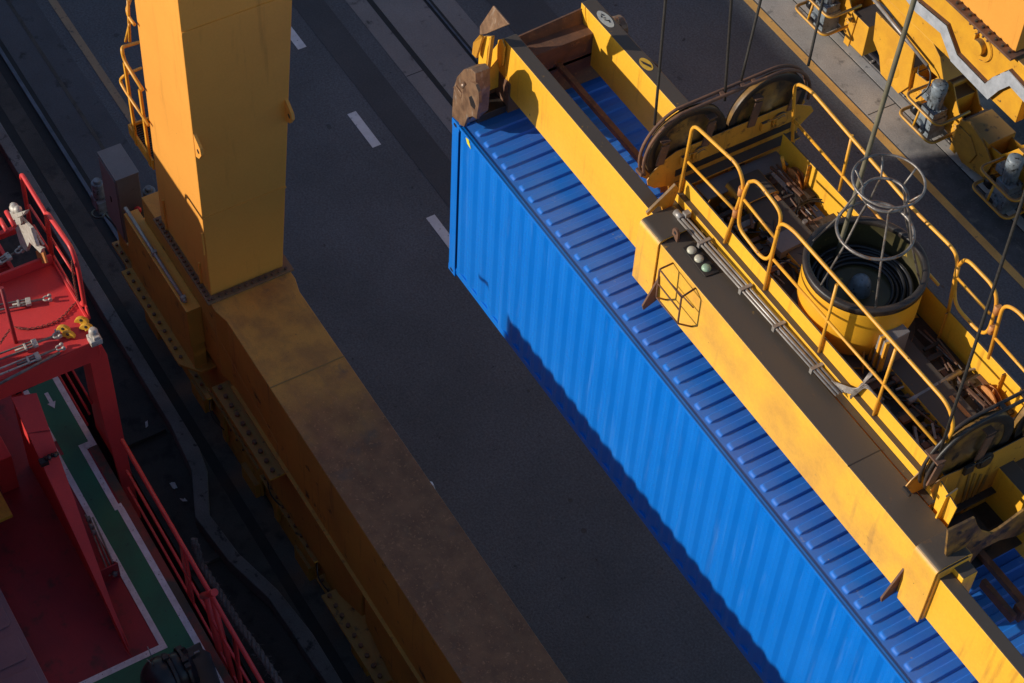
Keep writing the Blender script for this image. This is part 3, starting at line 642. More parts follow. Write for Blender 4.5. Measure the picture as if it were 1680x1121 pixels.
# handrails ----------------------------------------------------
RY = 1.0
def n_(px, py, y=RY): return at(px, py, 'y', y)
def rail(posts, mids, r=.021, y=RY, name='handrail'):
    q = MB()
    for p in posts: q.tube(curve([n_(*k, y) for k in p], .13, 5), r, 10)
    for p in mids: q.tube([n_(*k, y) for k in p], r*.86, 8)
    return q.build(name, M_rail, HB)
rail([[(1115, 317), (1137, 203), (1212, 272), (1221, 306), (1189, 398)]], [[(1129, 266), (1205, 345)]])
rail([[(1229, 299), (1242, 296), (1278, 343), (1282, 360), (1264, 424), (1251, 425), (1211, 373), (1214, 345), (1221, 316), (1229, 299)]], [[(1221, 328), (1272, 391)]], name='gate')
for px, py in ((1216, 314), (1207, 349)): q = MB(); a = n_(px, py); q.tube([a+Vector((0, 0, .06)), a-Vector((0, 0, .06))], .036, 10); q.build('gate_hinge', M_orange, HB)
rail([[(1254, 477), (1279, 364), (1300, 376), (1556, 664), (1566, 700), (1546, 740)]], [[(1269, 426), (1542, 735)], [(1373, 467), (1343, 580)], [(1470, 572), (1432, 685)]])
FY = 2.455
rail([[(1300, 232), (1304, 135), (1330, 148), (1500, 345), (1566, 410), (1572, 430), (1564, 470), (1556, 512)]], [[(1302, 197), (1540, 468)], [(1398, 222), (1377, 313)]], y=FY)
rail([[(1573, 436), (1585, 423), (1632, 472), (1636, 498), (1622, 545), (1608, 547), (1567, 502), (1566, 470), (1573, 436)]], [[(1571, 457), (1624, 515)]], y=FY, name='gate')
for px, py in ((1636, 508), (1627, 540)): q = MB(); a = n_(px, py, FY); q.tube([a+Vector((0, 0, .06)), a-Vector((0, 0, .06))], .036, 10); q.build('gate_hinge', M_orange, HB)
rail([[(1622, 588), (1646, 500), (1668, 508), (1740, 590)]], [[(1632, 554), (1720, 652)]], y=FY)
# sheave boxes --------------------------------------------------
def sheave(name, c, R):
    q = MB(); x, y, z = c
    q.lathe([(.06, -.05), (.07, -.035), (R*.80, -.018), (R*.88, -.030), (R, -.038), (R-.03, 0), (R, .038), (R*.88, .030), (R*.80, .018), (.07, .035), (.06, .05), (.001, .05)], c, (1, 0, 0), n=56, mi=0)
    q.lathe([(R*.80, -.024), (R*.88, -.036), (R+.001, -.042), (R+.006, -.036)], c, (1, 0, 0), n=56, mi=1)
    q.lathe([(R+.006, .036), (R+.001, .042), (R*.88, .036), (R*.80, .024)], c, (1, 0, 0), n=56, mi=1)
    for k in range(4):
        t = k*math.pi/2+.5; p = Vector((x+.024, y+R*.5*math.cos(t), z+R*.5*math.sin(t))); q.lathe([(.045, 0), (.001, 0)], p, (1, 0, 0), n=16, mi=2)
    o = q.build(name, [M_shv, M_grime_shade, M_black], HB)
    return o
XL = 3.12; R = .56
cl1 = at(1150, 250, 'x', XL); cl2 = at(1272, 193, 'x', XL)
R = .53
def sheave_box(x, dz, sgn, name):
    """pair of rope sheaves between cheek plates; sgn: side of the outer plate"""
    C1 = (x, 1.20+(.16 if sgn < 0 else 0), 10.76+dz); C2 = (x, 2.32+(.16 if sgn < 0 else 0), 10.76+dz)
    sheave('sheave', C1, R); sheave('sheave', C2, R)
    zt = 10.80+dz; zb = 10.36+dz
    def plate(px, pr, mt=M_box, nm='cheek_plate', th=.014):
        q = MB(); q.prism([(px, a, b) for a, b in pr], (th, 0, 0)); return q.build(nm, mt, HB, bevel=.003)
    arc = [(.72, zb+.22), (.66, zb+.13), (.68, zb+.04), (.78, zb-.06), (.98, zb-.12)]
    pr = [(1.02, zt-.02)]+[(.86, zt-.09), (.74, zt-.2)]+arc+[(1.02, zb-.42), (2.72, zb-.42), (2.80, zb-.06), (3.0, zb+.12), (2.95, zt-.22), (2.62, zt-.02)]
    if sgn < 0: pr2 = [at(*p, 'x', x+.089) for p in ((1527, 805), (1534, 795), (1547, 783), (1575, 771), (1640, 738), (1720, 697), (1720, 780), (1680, 799), (1640, 815), (1620, 836), (1556, 864), (1553, 850), (1549, 836), (1532, 822))]; plate(x+.075, [(p.y, p.z) for p in pr2])
    else: plate(x+.075, pr)
    plate(x-.09, pr)
    if sgn > 0: q = MB(); q.box(x+.09, x+.22, 1.2, 2.75, zb-.10, zb-.075); q.box(x+.09, x+.10, 1.06, 2.8, zb-.6, zb-.1); q.build('shelf_plate', M_box, HB, bevel=.003)
    if sgn > 0: q = MB(); q.box(x+.09, x+.096, 1.05, 2.68, zb+.0, zb+.10); q.build('grease_band', M_grime_shade, HB)
    # axle caps with lubrication blocks
    for c in (C1, C2):
        q = MB(); p = Vector((x+.089, c[1]+.16, zt-.20)); q.cyl(p, p+Vector((.05, 0, 0)), .075, 24); q.cyl(p, p+Vector((.03, 0, 0)), .11, 24)
        q.box(p.x, p.x+.04, p.y-.27, p.y-.15, p.z-.06, p.z+.07); q.tube(curve([p+Vector((.03, -.2, .08)), p+Vector((.07, -.1, .12)), p+Vector((.05, .03, .1))], .04), .008, 6)
        q.build('axle_cap', M_grime_shade if sgn < 0 else M_box, HB, bevel=.004)
    # straps over the sheaves
    for y in (.80, 1.42, 2.06, 2.62):
        q = MB(); h = .30 if y in (1.42, 2.06) else .22
        q.bar((x+.095, y, zt-.12), (x+.10, y+.05, zt+h-.05), .02, .11, up=(0, 1, 0)); q.bar((x-.10, y+.05, zt+h), (x+.11, y+.05, zt+h), .11, .02)
        q.build('rope_keeper', M_rust, HB, bevel=.003)
    # curved rope guards, two bars side by side
    q = MB()
    for xx in (x-.035, x+.05):
        pts = []
        for i in range(13):
            t = math.radians(200-95*i/12); pts.append((xx, C1[1]+(R+.06)*math.cos(t), C1[2]+(R+.06)*math.sin(t)))
        for i in range(13):
            t = math.radians(88-95*i/12); pts.append((xx, C2[1]+(R+.06)*math.cos(t), C2[2]+(R+.06)*math.sin(t)))
        q.tube(pts, .02, 8)
    for y in (1.62, 1.9, 2.05): q.box(x-.04, x+.06, y-.025, y+.025, C1[2]+R+.03, C1[2]+R+.06)
    q.bar((x-.05, .60, C1[2]-.18), (x+.06, .60, C1[2]-.18), .03, .05)
    q.build('rope_guard', M_rust if sgn > 0 else M_grime_shade, HB)
sheave_box(3.12, 0, 1, 'l'); sheave_box(8.03, -.10, -1, 'r')
# hooks that lock headblock and spreader
for x, y, s in ((3.42, .78, 1),):
    q = MB()
    pr = [(y-.24, 10.20), (y-.26, 10.25), (y-.20, 10.30), (y-.02, 10.44), (y+.10, 10.54), (y+.16, 10.44), (y+.1, 10.2), (y-.02, 10.14), (y-.06, 10.26), (y-.12, 10.29), (y-.18, 10.24)]
    q.prism([(x, a, b) for a, b in pr], (.035, 0, 0)); q.build('lock_hook', M_box, HB, bevel=.004)
q = MB(); q.prism([(8.30, .86, 10.55), (8.30, 1.0, 10.60), (8.30, 1.0, 10.0), (8.30, .80, 9.95)], (.02, 0, 0)); q.prism([(8.16, .90, 10.6), (8.45, .90, 10.5), (8.42, .90, 10.05), (8.2, .90, 10.02)], (0, .015, 0)); q.build('lock_plate', M_spr, HB, bevel=.003)
q = MB(); q.prism([at(*p, 'x', 8.125) for p in ((1583, 826), (1606, 808), (1596, 826), (1581, 838))], (.004, 0, 0)); q.build('plate_slot', M_black, HB)
q = MB()
for k in range(4): q.prism([at(*p, 'x', 8.125) for p in ((1590+k*9, 775+k*1.5), (1594+k*9, 775+k*1.5), (1580+k*7, 826-k*2), (1576+k*7, 826-k*2))], (.003, 0, 0))
q.build('grease_run', mat('grease runs', (.18, .10, .03), (.36, .19, .03), rough=.5, scale=8, bump=.1), HB)
# coil of hose on the deck
q = MB()
for k in range(9):
    c = at(1338+k*.6, 352+k*.5, 'z', 10.08+.012*k); Rr = .27-.012*(k % 4)
    q.tube([c+Vector((Rr*math.cos(t), Rr*1.05*math.sin(t), .008*math.sin(2*t+k))) for t in [i*2*math.pi/40 for i in range(40)]], .0085, 6, closed=True)
tag(q.build('cable_coil', M_black), 'loose coil of thin black cable on the rusty headblock deck', 'cable coil')
q = MB(); q.tube(curve([at(1352, 330, 'z', 10.1), at(1372, 342, 'z', 10.2), at(1382, 362, 'z', 10.3), at(1358, 392, 'z', 10.25), at(1330, 420, 'z', 10.1)], .2, 8), .012, 6); q.build('hose', M_black, HB)

# ================================================================== WIRE ROPES
def rope(name, a, b, r, label, group='hoist ropes of the headblock', mt=None, cat='wire rope'):
    q = MB(); a = Vector(a); b = Vector(b); d = (b-a); c = b+d*.6
    q.tube([a+(c-a)*t/6 for t in range(7)], r, 10)
    o = q.build(name, mt or M_rope); tag(o, label, cat, group); return o
XR = 3.13
rope('wire_rope', at(1074, 205, 'x', XR), at(1092, 0, 'x', 2.9), .0165, 'dark hoist rope rising from the outer end of the far left sheave pair')
rope('wire_rope', at(1189, 165, 'x', XR), at(1200, 0, 'x', 3.0), .0165, 'dark hoist rope between the two sheaves, the left one of the close pair')
rope('wire_rope', at(1216, 132, 'x', XR), at(1248, 0, 'x', 3.0), .0165, 'dark hoist rope between the two sheaves, the right one of the close pair')
rope('wire_rope', at(1326, 108, 'x', XR), at(1350, 0, 'x', 3.0), .0165, 'dark hoist rope crossing the yellow road line beside the round sheave')
rope('wire_rope', at(1541, 745, 'x', 8.03), at(1677, 330, 'x', 7.9), .0165, 'dark twisted hoist rope rising from the lower right sheave past the gate')
rope('supply_cable', at(1362, 455, 'y', 1.74), at(1500, 0, 'y', 1.80), .026, 'thick dark electric cable running down into the round yellow tub', None, mat('rubber cable', (.17, .15, .10), (.10, .09, .06), rough=.6, bump=.1), 'cable')
# ================================================================== LEFT CRANE
YS0, YS1, ZS0, ZS1 = -2.70, -1.55, 3.42, 4.90
K = thing('gantry_crane', (-2.9, -2.1, 0), 'yellow gantry crane with tall square leg on rust stained sill beside the red ship', 'crane')
q = MB(); q.box(-1.55, 14, YS0, YS1, ZS0, ZS1, top=1)
q.prism([(-4.3, YS0-.06, ZS1), (-1.8, YS0-.06, ZS1), (-1.55, YS0, ZS1), (-1.55, YS1, ZS1), (-1.8, YS1+.06, ZS1), (-4.3, YS1+.06, ZS1)], (0, 0, ZS0-ZS1), cap=1)
q.build('sill_beam', [M_sside_shade, M_sill], K, bevel=.01)
q = MB(); q.box(-1.55, 14, YS0-.05, YS0+.02, ZS0-.03, ZS0); q.box(-1.55, 14, YS1-.02, YS1+.05, ZS0-.03, ZS0); q.build('bottom_flange', M_sside_shade, K, bevel=.004)
q = MB()
for x in (-.2,): q.box(x, x+.02, YS0-.003, YS1+.003, ZS1+.001, ZS1+.004)
q.prism([(-2.9, YS0-.064, ZS1-.35), (-2.87, YS0-.064, ZS1-.35), (.1, YS0-.064, ZS0+.5), (.07, YS0-.064, ZS0+.5)], (0, .003, 0)); q.build('weld_seam', M_bogd, K)
# leg (tapered box)
ZL = 24
bx = [(-3.72, -2.70), (-2.05, -2.70), (-2.05, -1.56), (-3.72, -1.56)]
def taper(x, y, z):
    k = (z-4.9)/4.9; return (x+(.13*k if x < -3 else 0), y+(.02*k if y < -2 else .40*k), z)
q = MB(); lo = [taper(x, y, 4.93) for x, y in bx]; hi = [taper(x, y, ZL) for x, y in bx]
q.add(lo+hi, [(0, 1, 5, 4), (1, 2, 6, 5), (2, 3, 7, 6), (3, 0, 4, 7), (0, 3, 2, 1), (4, 5, 6, 7)])
leg = q.build('leg', M_leg, K, bevel=.015)
q = MB()
for z in (6.55, 9.93, 13.5):
    a = taper(-2.05, -2.70, z); b = taper(-2.05, -1.56, z); q.bar((a[0]+.004, a[1], z), (b[0]+.004, b[1], z), .02, .035)
    a = taper(-3.72, -2.70, z); b = taper(-2.05, -2.70, z)
q.build('weld_seam', M_leg, leg)
q = MB(); q.box(-3.80, -1.93, -2.80, -1.44, 4.90, 4.935)
for i in range(20): q.bolt((-3.74+i*.092, -2.755, 4.935), r=.026, h=.035, mi=1)
for i in range(12): q.bolt((-1.985, -2.70+i*.105, 4.935), r=.026, h=.035, mi=1)
q.build('leg_flange', [mat('flange grimy paint', (.26, .14, .06), (.17, .09, .05), rough=.7, scale=5, bump=.2), M_rust], leg, bevel=.004)
for x, y, px, py in ((-2.05, -2.69, 320, 240), (-2.05, -1.3, 469, 182)):   # lifting lugs
    a = at(px, py, 'x', -2.04); q = MB()
    q.prism([(-2.07, a.y, a.z-.22), (-1.95, a.y, a.z-.16), (-1.86, a.y, a.z-.02), (-1.88, a.y, a.z+.08), (-2.07, a.y, a.z+.22)], (0, .045, 0)); q.cyl((-1.95, a.y-.004, a.z-.02), (-1.95, a.y+.05, a.z-.02), .036, 12, mi=1)
    q.build('lifting_lug', [M_leg, M_black], leg, bevel=.004)
for px, py, l in ((272, 355, .7), (330, 450, .5), (335, 400, .45)):
    a = at(px, py, 'y', -2.70); q = MB(); q.box(a.x-.012, a.x+.012, -2.73, -2.70, a.z-l/2, a.z+l/2); q.build('stiffener', M_leg, leg)
# access platform beside the leg
q = MB()
p0 = at(213, 205, 'y', -2.70); p1 = at(250, 268, 'y', -2.70); zp = (p0.z+p1.z)/2
X0, X1 = p0.x, -3.70
q.box(X0, X1, -2.72, -2.69, zp-.14, zp+.05); q.box(X0-.03, X0, -2.72, -1.95, zp-.14, zp+.05)
q.build('toe_board', M_rail, K)
q = MB()
x = X0
while x < X1: q.box(x, x+.012, -2.69, -1.95, zp-.03, zp); x += .045
for i in range(9): q.box(X0, X1, -2.66+i*.085, -2.655+i*.085, zp-.02, zp-.003)
q.build('grating', M_grime_shade, K)
q = MB()
for px, py in ((206, 103), (231, 147)):
    a = at(px, py, 'y', -2.70); q.box(a.x-.03, a.x+.035, -2.735, -2.72, zp-.13, a.z); q.box(a.x-.03, a.x-.02, -2.735, -2.68, zp-.13, a.z)
q.build('rail_post', M_rail, K)
q = MB()
def y27(px, py, y=-2.74): return at(px, py, 'y', y)
q.tube(curve([at(227, 70, 'y', -2.3), at(199, 78, 'y', -2.74), y27(204, 100), y27(234, 148)], .12, 5), .026, 10)
q.tube(curve([at(231, 112, 'y', -2.3), at(205, 123, 'y', -2.7), at(196, 132, 'y', -2.74), y27(206, 150), y27(244, 206)], .1, 5), .022, 10)
q.tube(curve([at(214, 0, 'y', -2.5), y27(208, 15), y27(211, 28), y27(221, 41)], .1, 5), .022, 10)
q.tube([y27(210, 0), y27(213, 68)], .022, 8); q.tube([y27(206, 68), y27(213, 38)], .02, 8)
q.build('handrail', M_rail, K)
# saddle box on the ship side, with conduit, plates and bolted flange
a = at(214, 348, 'y', -2.98); b = at(276, 446, 'y', -2.98)
q = MB(); q.box(-4.55, -2.35, -2.99, -2.76, 3.6, 4.42, top=1); q.box(-4.62, -3.9, -2.9, -1.5, 3.3, 4.1, top=1); q.build('saddle_box', [M_sside_shade, M_leg], K, bevel=.01)
q = MB(); q.tube([(-4.6, -2.93, 4.47), (-2.5, -2.93, 4.47)], .03, 8)
for x in (-3.6, -2.6): q.box(x, x+.05, -2.97, -2.89, 4.42, 4.51)
q.build('conduit', M_cond, K)
q = MB(); q.prism([(-4.7, -3.13, 3.02), (-2.6, -3.13, 3.02), (-2.3, -2.9, 3.02), (-2.3, -2.5, 3.02), (-4.7, -2.5, 3.02)], (0, 0, -.05)); q.box(-4.7, -2.4, -2.95, -2.75, 3.0, 3.6)
for i in range(11): q.bolt((-4.6+i*.19, -3.05, 3.02), r=.03, h=.035, mi=1)
q.build('bolted_flange', [M_sside_shade, M_rust], K, bevel=.006)
def boltrow(x0, n, y, z, nm='bolted_flange'):
    q = MB(); q.box(x0-.08, x0+(n-1)*.19+.12, y-.10, y+.3, z-.04, z)
    for i in range(n): q.bolt((x0+i*.19, y, z), r=.036, h=.05, mi=1)
    return q.build(nm, [M_bogd, M_rust], K, bevel=.004)
boltrow(-1.75, 10, -2.84, 3.2); boltrow(5.6, 10, -2.84, 3.2)
boltrow(1.4, 9, -2.72, 1.72)
# long equalizer under the sill
def equal(x0, x1, z0, z1, y0, y1, par, mt, nm='equalizer_beam', e=.5):
    q = MB(); q.prism([(x0, y0, z1-.1), (x0+.05, y0, z1), (x1-.05, y0, z1), (x1, y0, z1-.1), (x1, y0, z0+.42), (x1-e, y0, z0), (x0+e, y0, z0), (x0, y0, z0+.42)], (0, y1-y0, 0))
    return q.build(nm, mt, par, bevel=.012)
M_eq = M_bogd
equal(-4.6, 2.3, 2.0, 3.3, -2.66, -1.6, K, M_sside_shade, e=.7); equal(2.4, 9.6, 2.0, 3.3, -2.66, -1.6, K, M_sside_shade, e=.7)
def rows(x0, n, pitch, y, z, nm, par, mt, L=1.5):
    for k in range(n): pass
def bogie(par, xc, yc, mt, front=-1, big=True):
    """two-wheel bogie: side plates, wheels, buffer blocks, pin"""
    q = MB(); y0 = yc-.26; y1 = yc+.26
    pr = [(-.92, .30), (-.95, .62), (-.80, .88), (-.48, .92), (-.34, 1.10), (-.15, 1.38), (.15, 1.38), (.34, 1.10), (.48, .92), (.80, .88), (.95, .62), (.92, .30), (.62, .18), (.3, .30), (-.3, .30), (-.62, .18)]
    for y in (y0, y1-.03): q.prism([(xc+a, y, b) for a, b in pr], (0, .03, 0))
    q.box(xc-.3, xc+.3, y0+.03, y1-.03, .45, 1.1); q.box(xc-.93, xc-.80, y0+.03, y1-.03, .35, .85); q.box(xc+.80, xc+.93, y0+.03, y1-.03, .35, .85)
    b = q.build('bogie', mt, par, bevel=.008)
    for dx in (-.52, .52):
        q = MB(); q.lathe([(.05, -.08), (.26, -.08), (.30, -.075), (.30, -.055), (.27, -.05), (.27, .05), (.30, .055), (.30, .075), (.05, .08)], (xc+dx, yc, .34), (0, 1, 0), n=28); q.build('wheel', M_grime_shade, b)
        q = MB(); q.lathe([(.001, .05), (.07, .05), (.085, .03), (.13, .025), (.15, 0)], (xc+dx, y0, .50), (0, -1, 0), n=24)
        for k in range(6): t = k*math.pi/3; q.bolt((xc+dx+.11*math.cos(t), y0-.02, .50+.11*math.sin(t)), (0, -1, 0), .012, .02)
        q.build('axle_cover', mt, b, bevel=.003)
    q = MB(); q.cyl((xc, y0-.03, 1.22), (xc, y1+.03, 1.22), .085, 20); q.build('pin', M_grime_shade if mt is M_bogd else mt, b, bevel=.004)
    return b
for k in range(8):
    xc = -5.4+k*2.05; bogie(K, xc, -2.1, M_bogd)
    if k % 2 == 0 and k < 8: equal(xc-.05, xc+2.1, 1.25, 2.1, -2.34, -1.86, K, M_bogd, 'link_beam', .4)
# wheel guard blocks and brackets visible next to the rail
for px, py in ((505, 905), (300, 580), (233, 465), (640, 1085), (425, 765)):
    a = at(px, py, 'y', -2.42); q = MB(); z = max(.35, a.z-.1); q.box(a.x-.32, a.x+.32, -2.48, -2.15, z, z+.34); q.prism([(a.x-.32, -2.48, z), (a.x-.32, -2.15, z), (a.x-.5, -2.2, z+.25), (a.x-.5, -2.42, z+.25)], (0, 0, .12)); q.build('guard_block', M_bogd, K, bevel=.02)
for px, py in ((240, 430), (285, 545), (345, 655), (440, 780), (520, 920), (565, 1010)):
    a = at(px, py, 'y', -2.5); q = MB()
    q.tube(curve([a+Vector((0, 0, .1)), a+Vector((.3, -.15, .0)), a+Vector((.6, -.05, -.1))], .2, 5), .012, 6)
    q.build('cable', M_black, K)
rr = random.Random(8)
for k in range(9):   # overlapping guard plates on the quay side of the bogies
    x = -6.0+k*1.85; z0 = .28+.1*(k % 2); h = (1.05, .8, 1.25)[k % 3]
    q = MB(); q.prism([(x-.72, -2.44, z0+.25), (x-.62, -2.44, z0+h*.8), (x-.35, -2.44, z0+h), (x+.30, -2.44, z0+h), (x+.50, -2.44, z0+h*.55), (x+.78, -2.44, z0+h*.45), (x+.78, -2.44, z0+.1), (x+.3, -2.44, z0), (x-.5, -2.44, z0)], (0, .04, 0))
    q.box(x+.22, x+.72, -2.52, -2.40, z0+.02, z0+.36); q.box(x-.5, x-.38, -2.50, -2.44, z0+.2, z0+h*.9)
    for j in range(4): q.bolt((x-.45+j*.22, -2.44, z0+h*.55), (0, -1, 0), .022, .03, mi=1)
    q.build('guard_plate', [M_bogd, M_rust], K, bevel=.006)
    q = MB(); q.box(x-.7, x+1.1, -2.60, -2.30, z0+h+.05, z0+h+.10); q.box(x-.6, x+1.0, -2.50, -2.46, z0+h+.10, z0+h+.5)
    for j in range(8): q.bolt((x-.6+j*.2, -2.55, z0+h+.10), r=.026, h=.04, mi=1)
    q.build('bolted_flange', [M_bogd, M_rust], K, bevel=.004)
q = MB(); q.tube([(-1.5, -2.62, 3.30), (14, -2.62, 3.30)], .03, 8); q.tube([(-1.6, -2.5, 2.1), (10, -2.5, 2.1)], .022, 8)
q.tube([(-5.6, -2.5, 1.5), (-4.0, -2.5, 1.45)], .05, 8); q.build('conduit', M_bogd, K)
q = MB(); a = at(161, 351, 'y', -2.3)
q.tube([a+Vector((.16*math.cos(t), .10*math.sin(t), .06*math.cos(t))) for t in [i*2*math.pi/28 for i in range(28)]], .018, 8, closed=True); q.cyl(a+Vector((.0, .1, 0)), a+Vector((.5, .15, .05)), .03, 10); q.build('rail_brush', M_black, K)
# grey motors at the far end
for px, py, z in ((160, 305, 2.9), (245, 318, 3.9)):
    a = at(px, py, 'z', z); q = MB(); q.cyl(a+Vector((0, 0, -.25)), a+Vector((0, 0, .08)), .10, 16); q.cyl(a+Vector((0, 0, .08)), a+Vector((0, 0, .14)), .06, 16); q.box(a.x-.14, a.x+.16, a.y-.1, a.y+.12, a.z-.5, a.z-.25); q.build('drive_motor', M_motor, K, bevel=.01)
a = at(226, 345, 'z', 3.9); q = MB(); q.sphere(a, .06); q.build('signal_horn', M_red, K)
# cabinet
zt = 4.62; c = [at(*p, 'z', zt) for p in ((160.5, 250), (197, 236), (226, 282), (190, 296))]
x0 = (c[0].x+c[1].x)/2; x1 = (c[2].x+c[3].x)/2; y0 = (c[0].y+c[3].y)/2; y1 = (c[1].y+c[2].y)/2
CB = thing('control_cabinet', ((x0+x1)/2, (y0+y1)/2, 3.2), 'grey steel control cabinet standing beside the foot of the yellow crane leg', 'cabinet')
q = MB(); q.box(x0, x1, y0, y1, 3.18, zt-.03); q.build('body', M_greyp, CB, bevel=.01)
q = MB(); q.box(x0-.012, x1+.012, y0-.012, y1+.012, zt-.03, zt); q.build('lid', M_greyp, CB, bevel=.005)
q = MB(); q.box(x0+.03, x1-.03, y0-.016, y0-.001, 3.24, zt-.07); d = q.build('door', M_greyp, CB, bevel=.004)
q = MB(); q.box(x0+.32, x0+.36, y0-.03, y0-.016, 3.85, 3.95); q.build('handle', M_black, d)
# scrap of plastic on the sill edge
q = MB(); a = at(706, 796, 'y', -1.5); rr = random.Random(5)
pts = [a+Vector((rr.uniform(-.05, .08), rr.uniform(-.05, .05), rr.uniform(-.06, .05))) for _ in range(14)]
for i in range(12): q.add([pts[i], pts[i+1], pts[(i+5) % 14]], [(0, 1, 2)])
tag(q.build('plastic_scrap', M_litter), 'small torn scrap of white plastic caught on the edge of the rusty sill', 'litter')

# ================================================================== RIGHT CRANE
YR = 12.77
K2 = thing('gantry_crane', (-3, YR, 0), 'sunlit yellow gantry crane running gear with grey motors on the far rail', 'crane')
def bolts_line(q, a, b, n, d, r=.03, h=.04, mi=0):
    for i in range(n): q.bolt(Vector(a).lerp(Vector(b), i/(n-1)), d, r, h, mi)
y = 12.15
f0 = at(1575, 4, 'y', y); f1 = at(1645, 76, 'y', y); zf = (f0.z+f1.z)/2
q = MB(); q.box(-8, -1.0, y+.02, 13.4, zf-1.25, zf-.05)
q.box(-1.0, 6, y+.25, 13.3, zf-1.35, zf-.45); q.build('sill_beam', M_bog, K2, bevel=.012)
q = MB(); q.box(-8, f1.x+.35, y-.12, 13.5, zf-.05, zf)
bolts_line(q, (-6, y-.03, zf), (f1.x+.2, y-.03, zf), 26, (0, 0, 1), .032, .05, 1); q.build('leg_flange', [M_rust, M_grime_shade], K2, bevel=.006)
q = MB(); q.box(-8, f1.x+.25, y+.06, 13.3, zf, zf+14); q.build('leg', M_leg, K2, bevel=.01)
# side fittings on the sill face
q = MB(); a = at(1608, 76, 'y', y); q.cyl(a+Vector((0, .05, 0)), a+Vector((0, -.10, 0)), .15, 28); q.tube([a+Vector((.30*math.cos(t), -.01, .30*math.sin(t)*.9)) for t in [i*math.pi/14 for i in range(-6, 12)]], .012, 6)
q.box(a.x-.16, a.x-.12, y-.06, y, a.z+.05, a.z+.2); q.build('pin_cover', M_bog, K2, bevel=.006)
q = MB()
for i in range(5): p = at(1597+i*7, 37+i*7, 'y', y); q.cyl(p+Vector((0, .02, 0)), p+Vector((0, -.07, 0)), .018, 8); q.sphere(p+Vector((0, -.07, 0)), .026)
q.build('grease_nipple', M_rust, K2)
# galvanised cable tray jogging along the sill
yt = 12.08
pth = [(1440, -70), (1505, 12), (1548, 48), (1565, 95), (1618, 150), (1633, 138), (1655, 128), (1700, 178)]
P = [at(px, py, 'y', yt) for px, py in pth]; q = MB()
for i in range(len(P)-1):
    d = (P[i+1]-P[i]).normalized(); n1 = Vector((-d.z, 0, d.x))
    for e in (i, i+1): pass
def offset(P, h):
    out = []
    for i, p in enumerate(P):
        d1 = (P[i]-P[i-1]).normalized() if i else (P[1]-P[0]).normalized(); d2 = (P[i+1]-P[i]).normalized() if i < len(P)-1 else d1
        t = (d1+d2).normalized(); n1 = Vector((-t.z, 0, t.x)); k = 1/max(.5, t.dot(d1)); out.append(p+n1*h*k)
    return out
up = offset(P, .13); dn = offset(P, -.13)
for i in range(len(P)-1):
    q.prism([up[i], up[i+1], dn[i+1], dn[i]], (0, .02, 0), mi=0)
    q.prism([up[i], up[i+1], up[i+1]+Vector((0, 0, -.02)), up[i]+Vector((0, 0, -.02))], (0, .10, 0), mi=1)
q.build('cable_tray', [M_silver, M_rust], K2, bevel=.003)
# big equalizer beam
ye = 12.35
a = at(1547, 135, 'y', ye); b = at(1543, 91, 'y', ye); c0 = at(1410, -2, 'y', ye)
q = MB(); q.prism([(-9, ye, b.z+.12), (b.x-.25, ye, b.z+.10), (b.x, ye, b.z-.05), (a.x+.02, ye, a.z), (a.x-.35, ye, a.z-.02), (c0.x+.75, ye, c0.z+.35), (c0.x-.1, ye, c0.z+.25), (-9, ye, c0.z+.2)], (0, .75, 0))
q.build('equalizer_beam', M_bog, K2, bevel=.012)
q = MB(); p = at(1522, 108, 'y', ye-.12); s = at(1430, -5, 'y', ye-.12); q.tube([s, p], .035, 10)
q.tube(curve([p, at(1528, 122, 'y', ye-.15), at(1524, 145, 'y', ye-.3), at(1503, 162, 'y', ye-.45)], .15, 6), .02, 8, mi=1)
q.tube(curve([at(1508, 108, 'y', ye-.02), at(1505, 124, 'y', ye-.1), at(1520, 128, 'y', ye-.05)], .1, 6), .01, 6, mi=1)
q.build('conduit', [M_cond, M_black], K2)
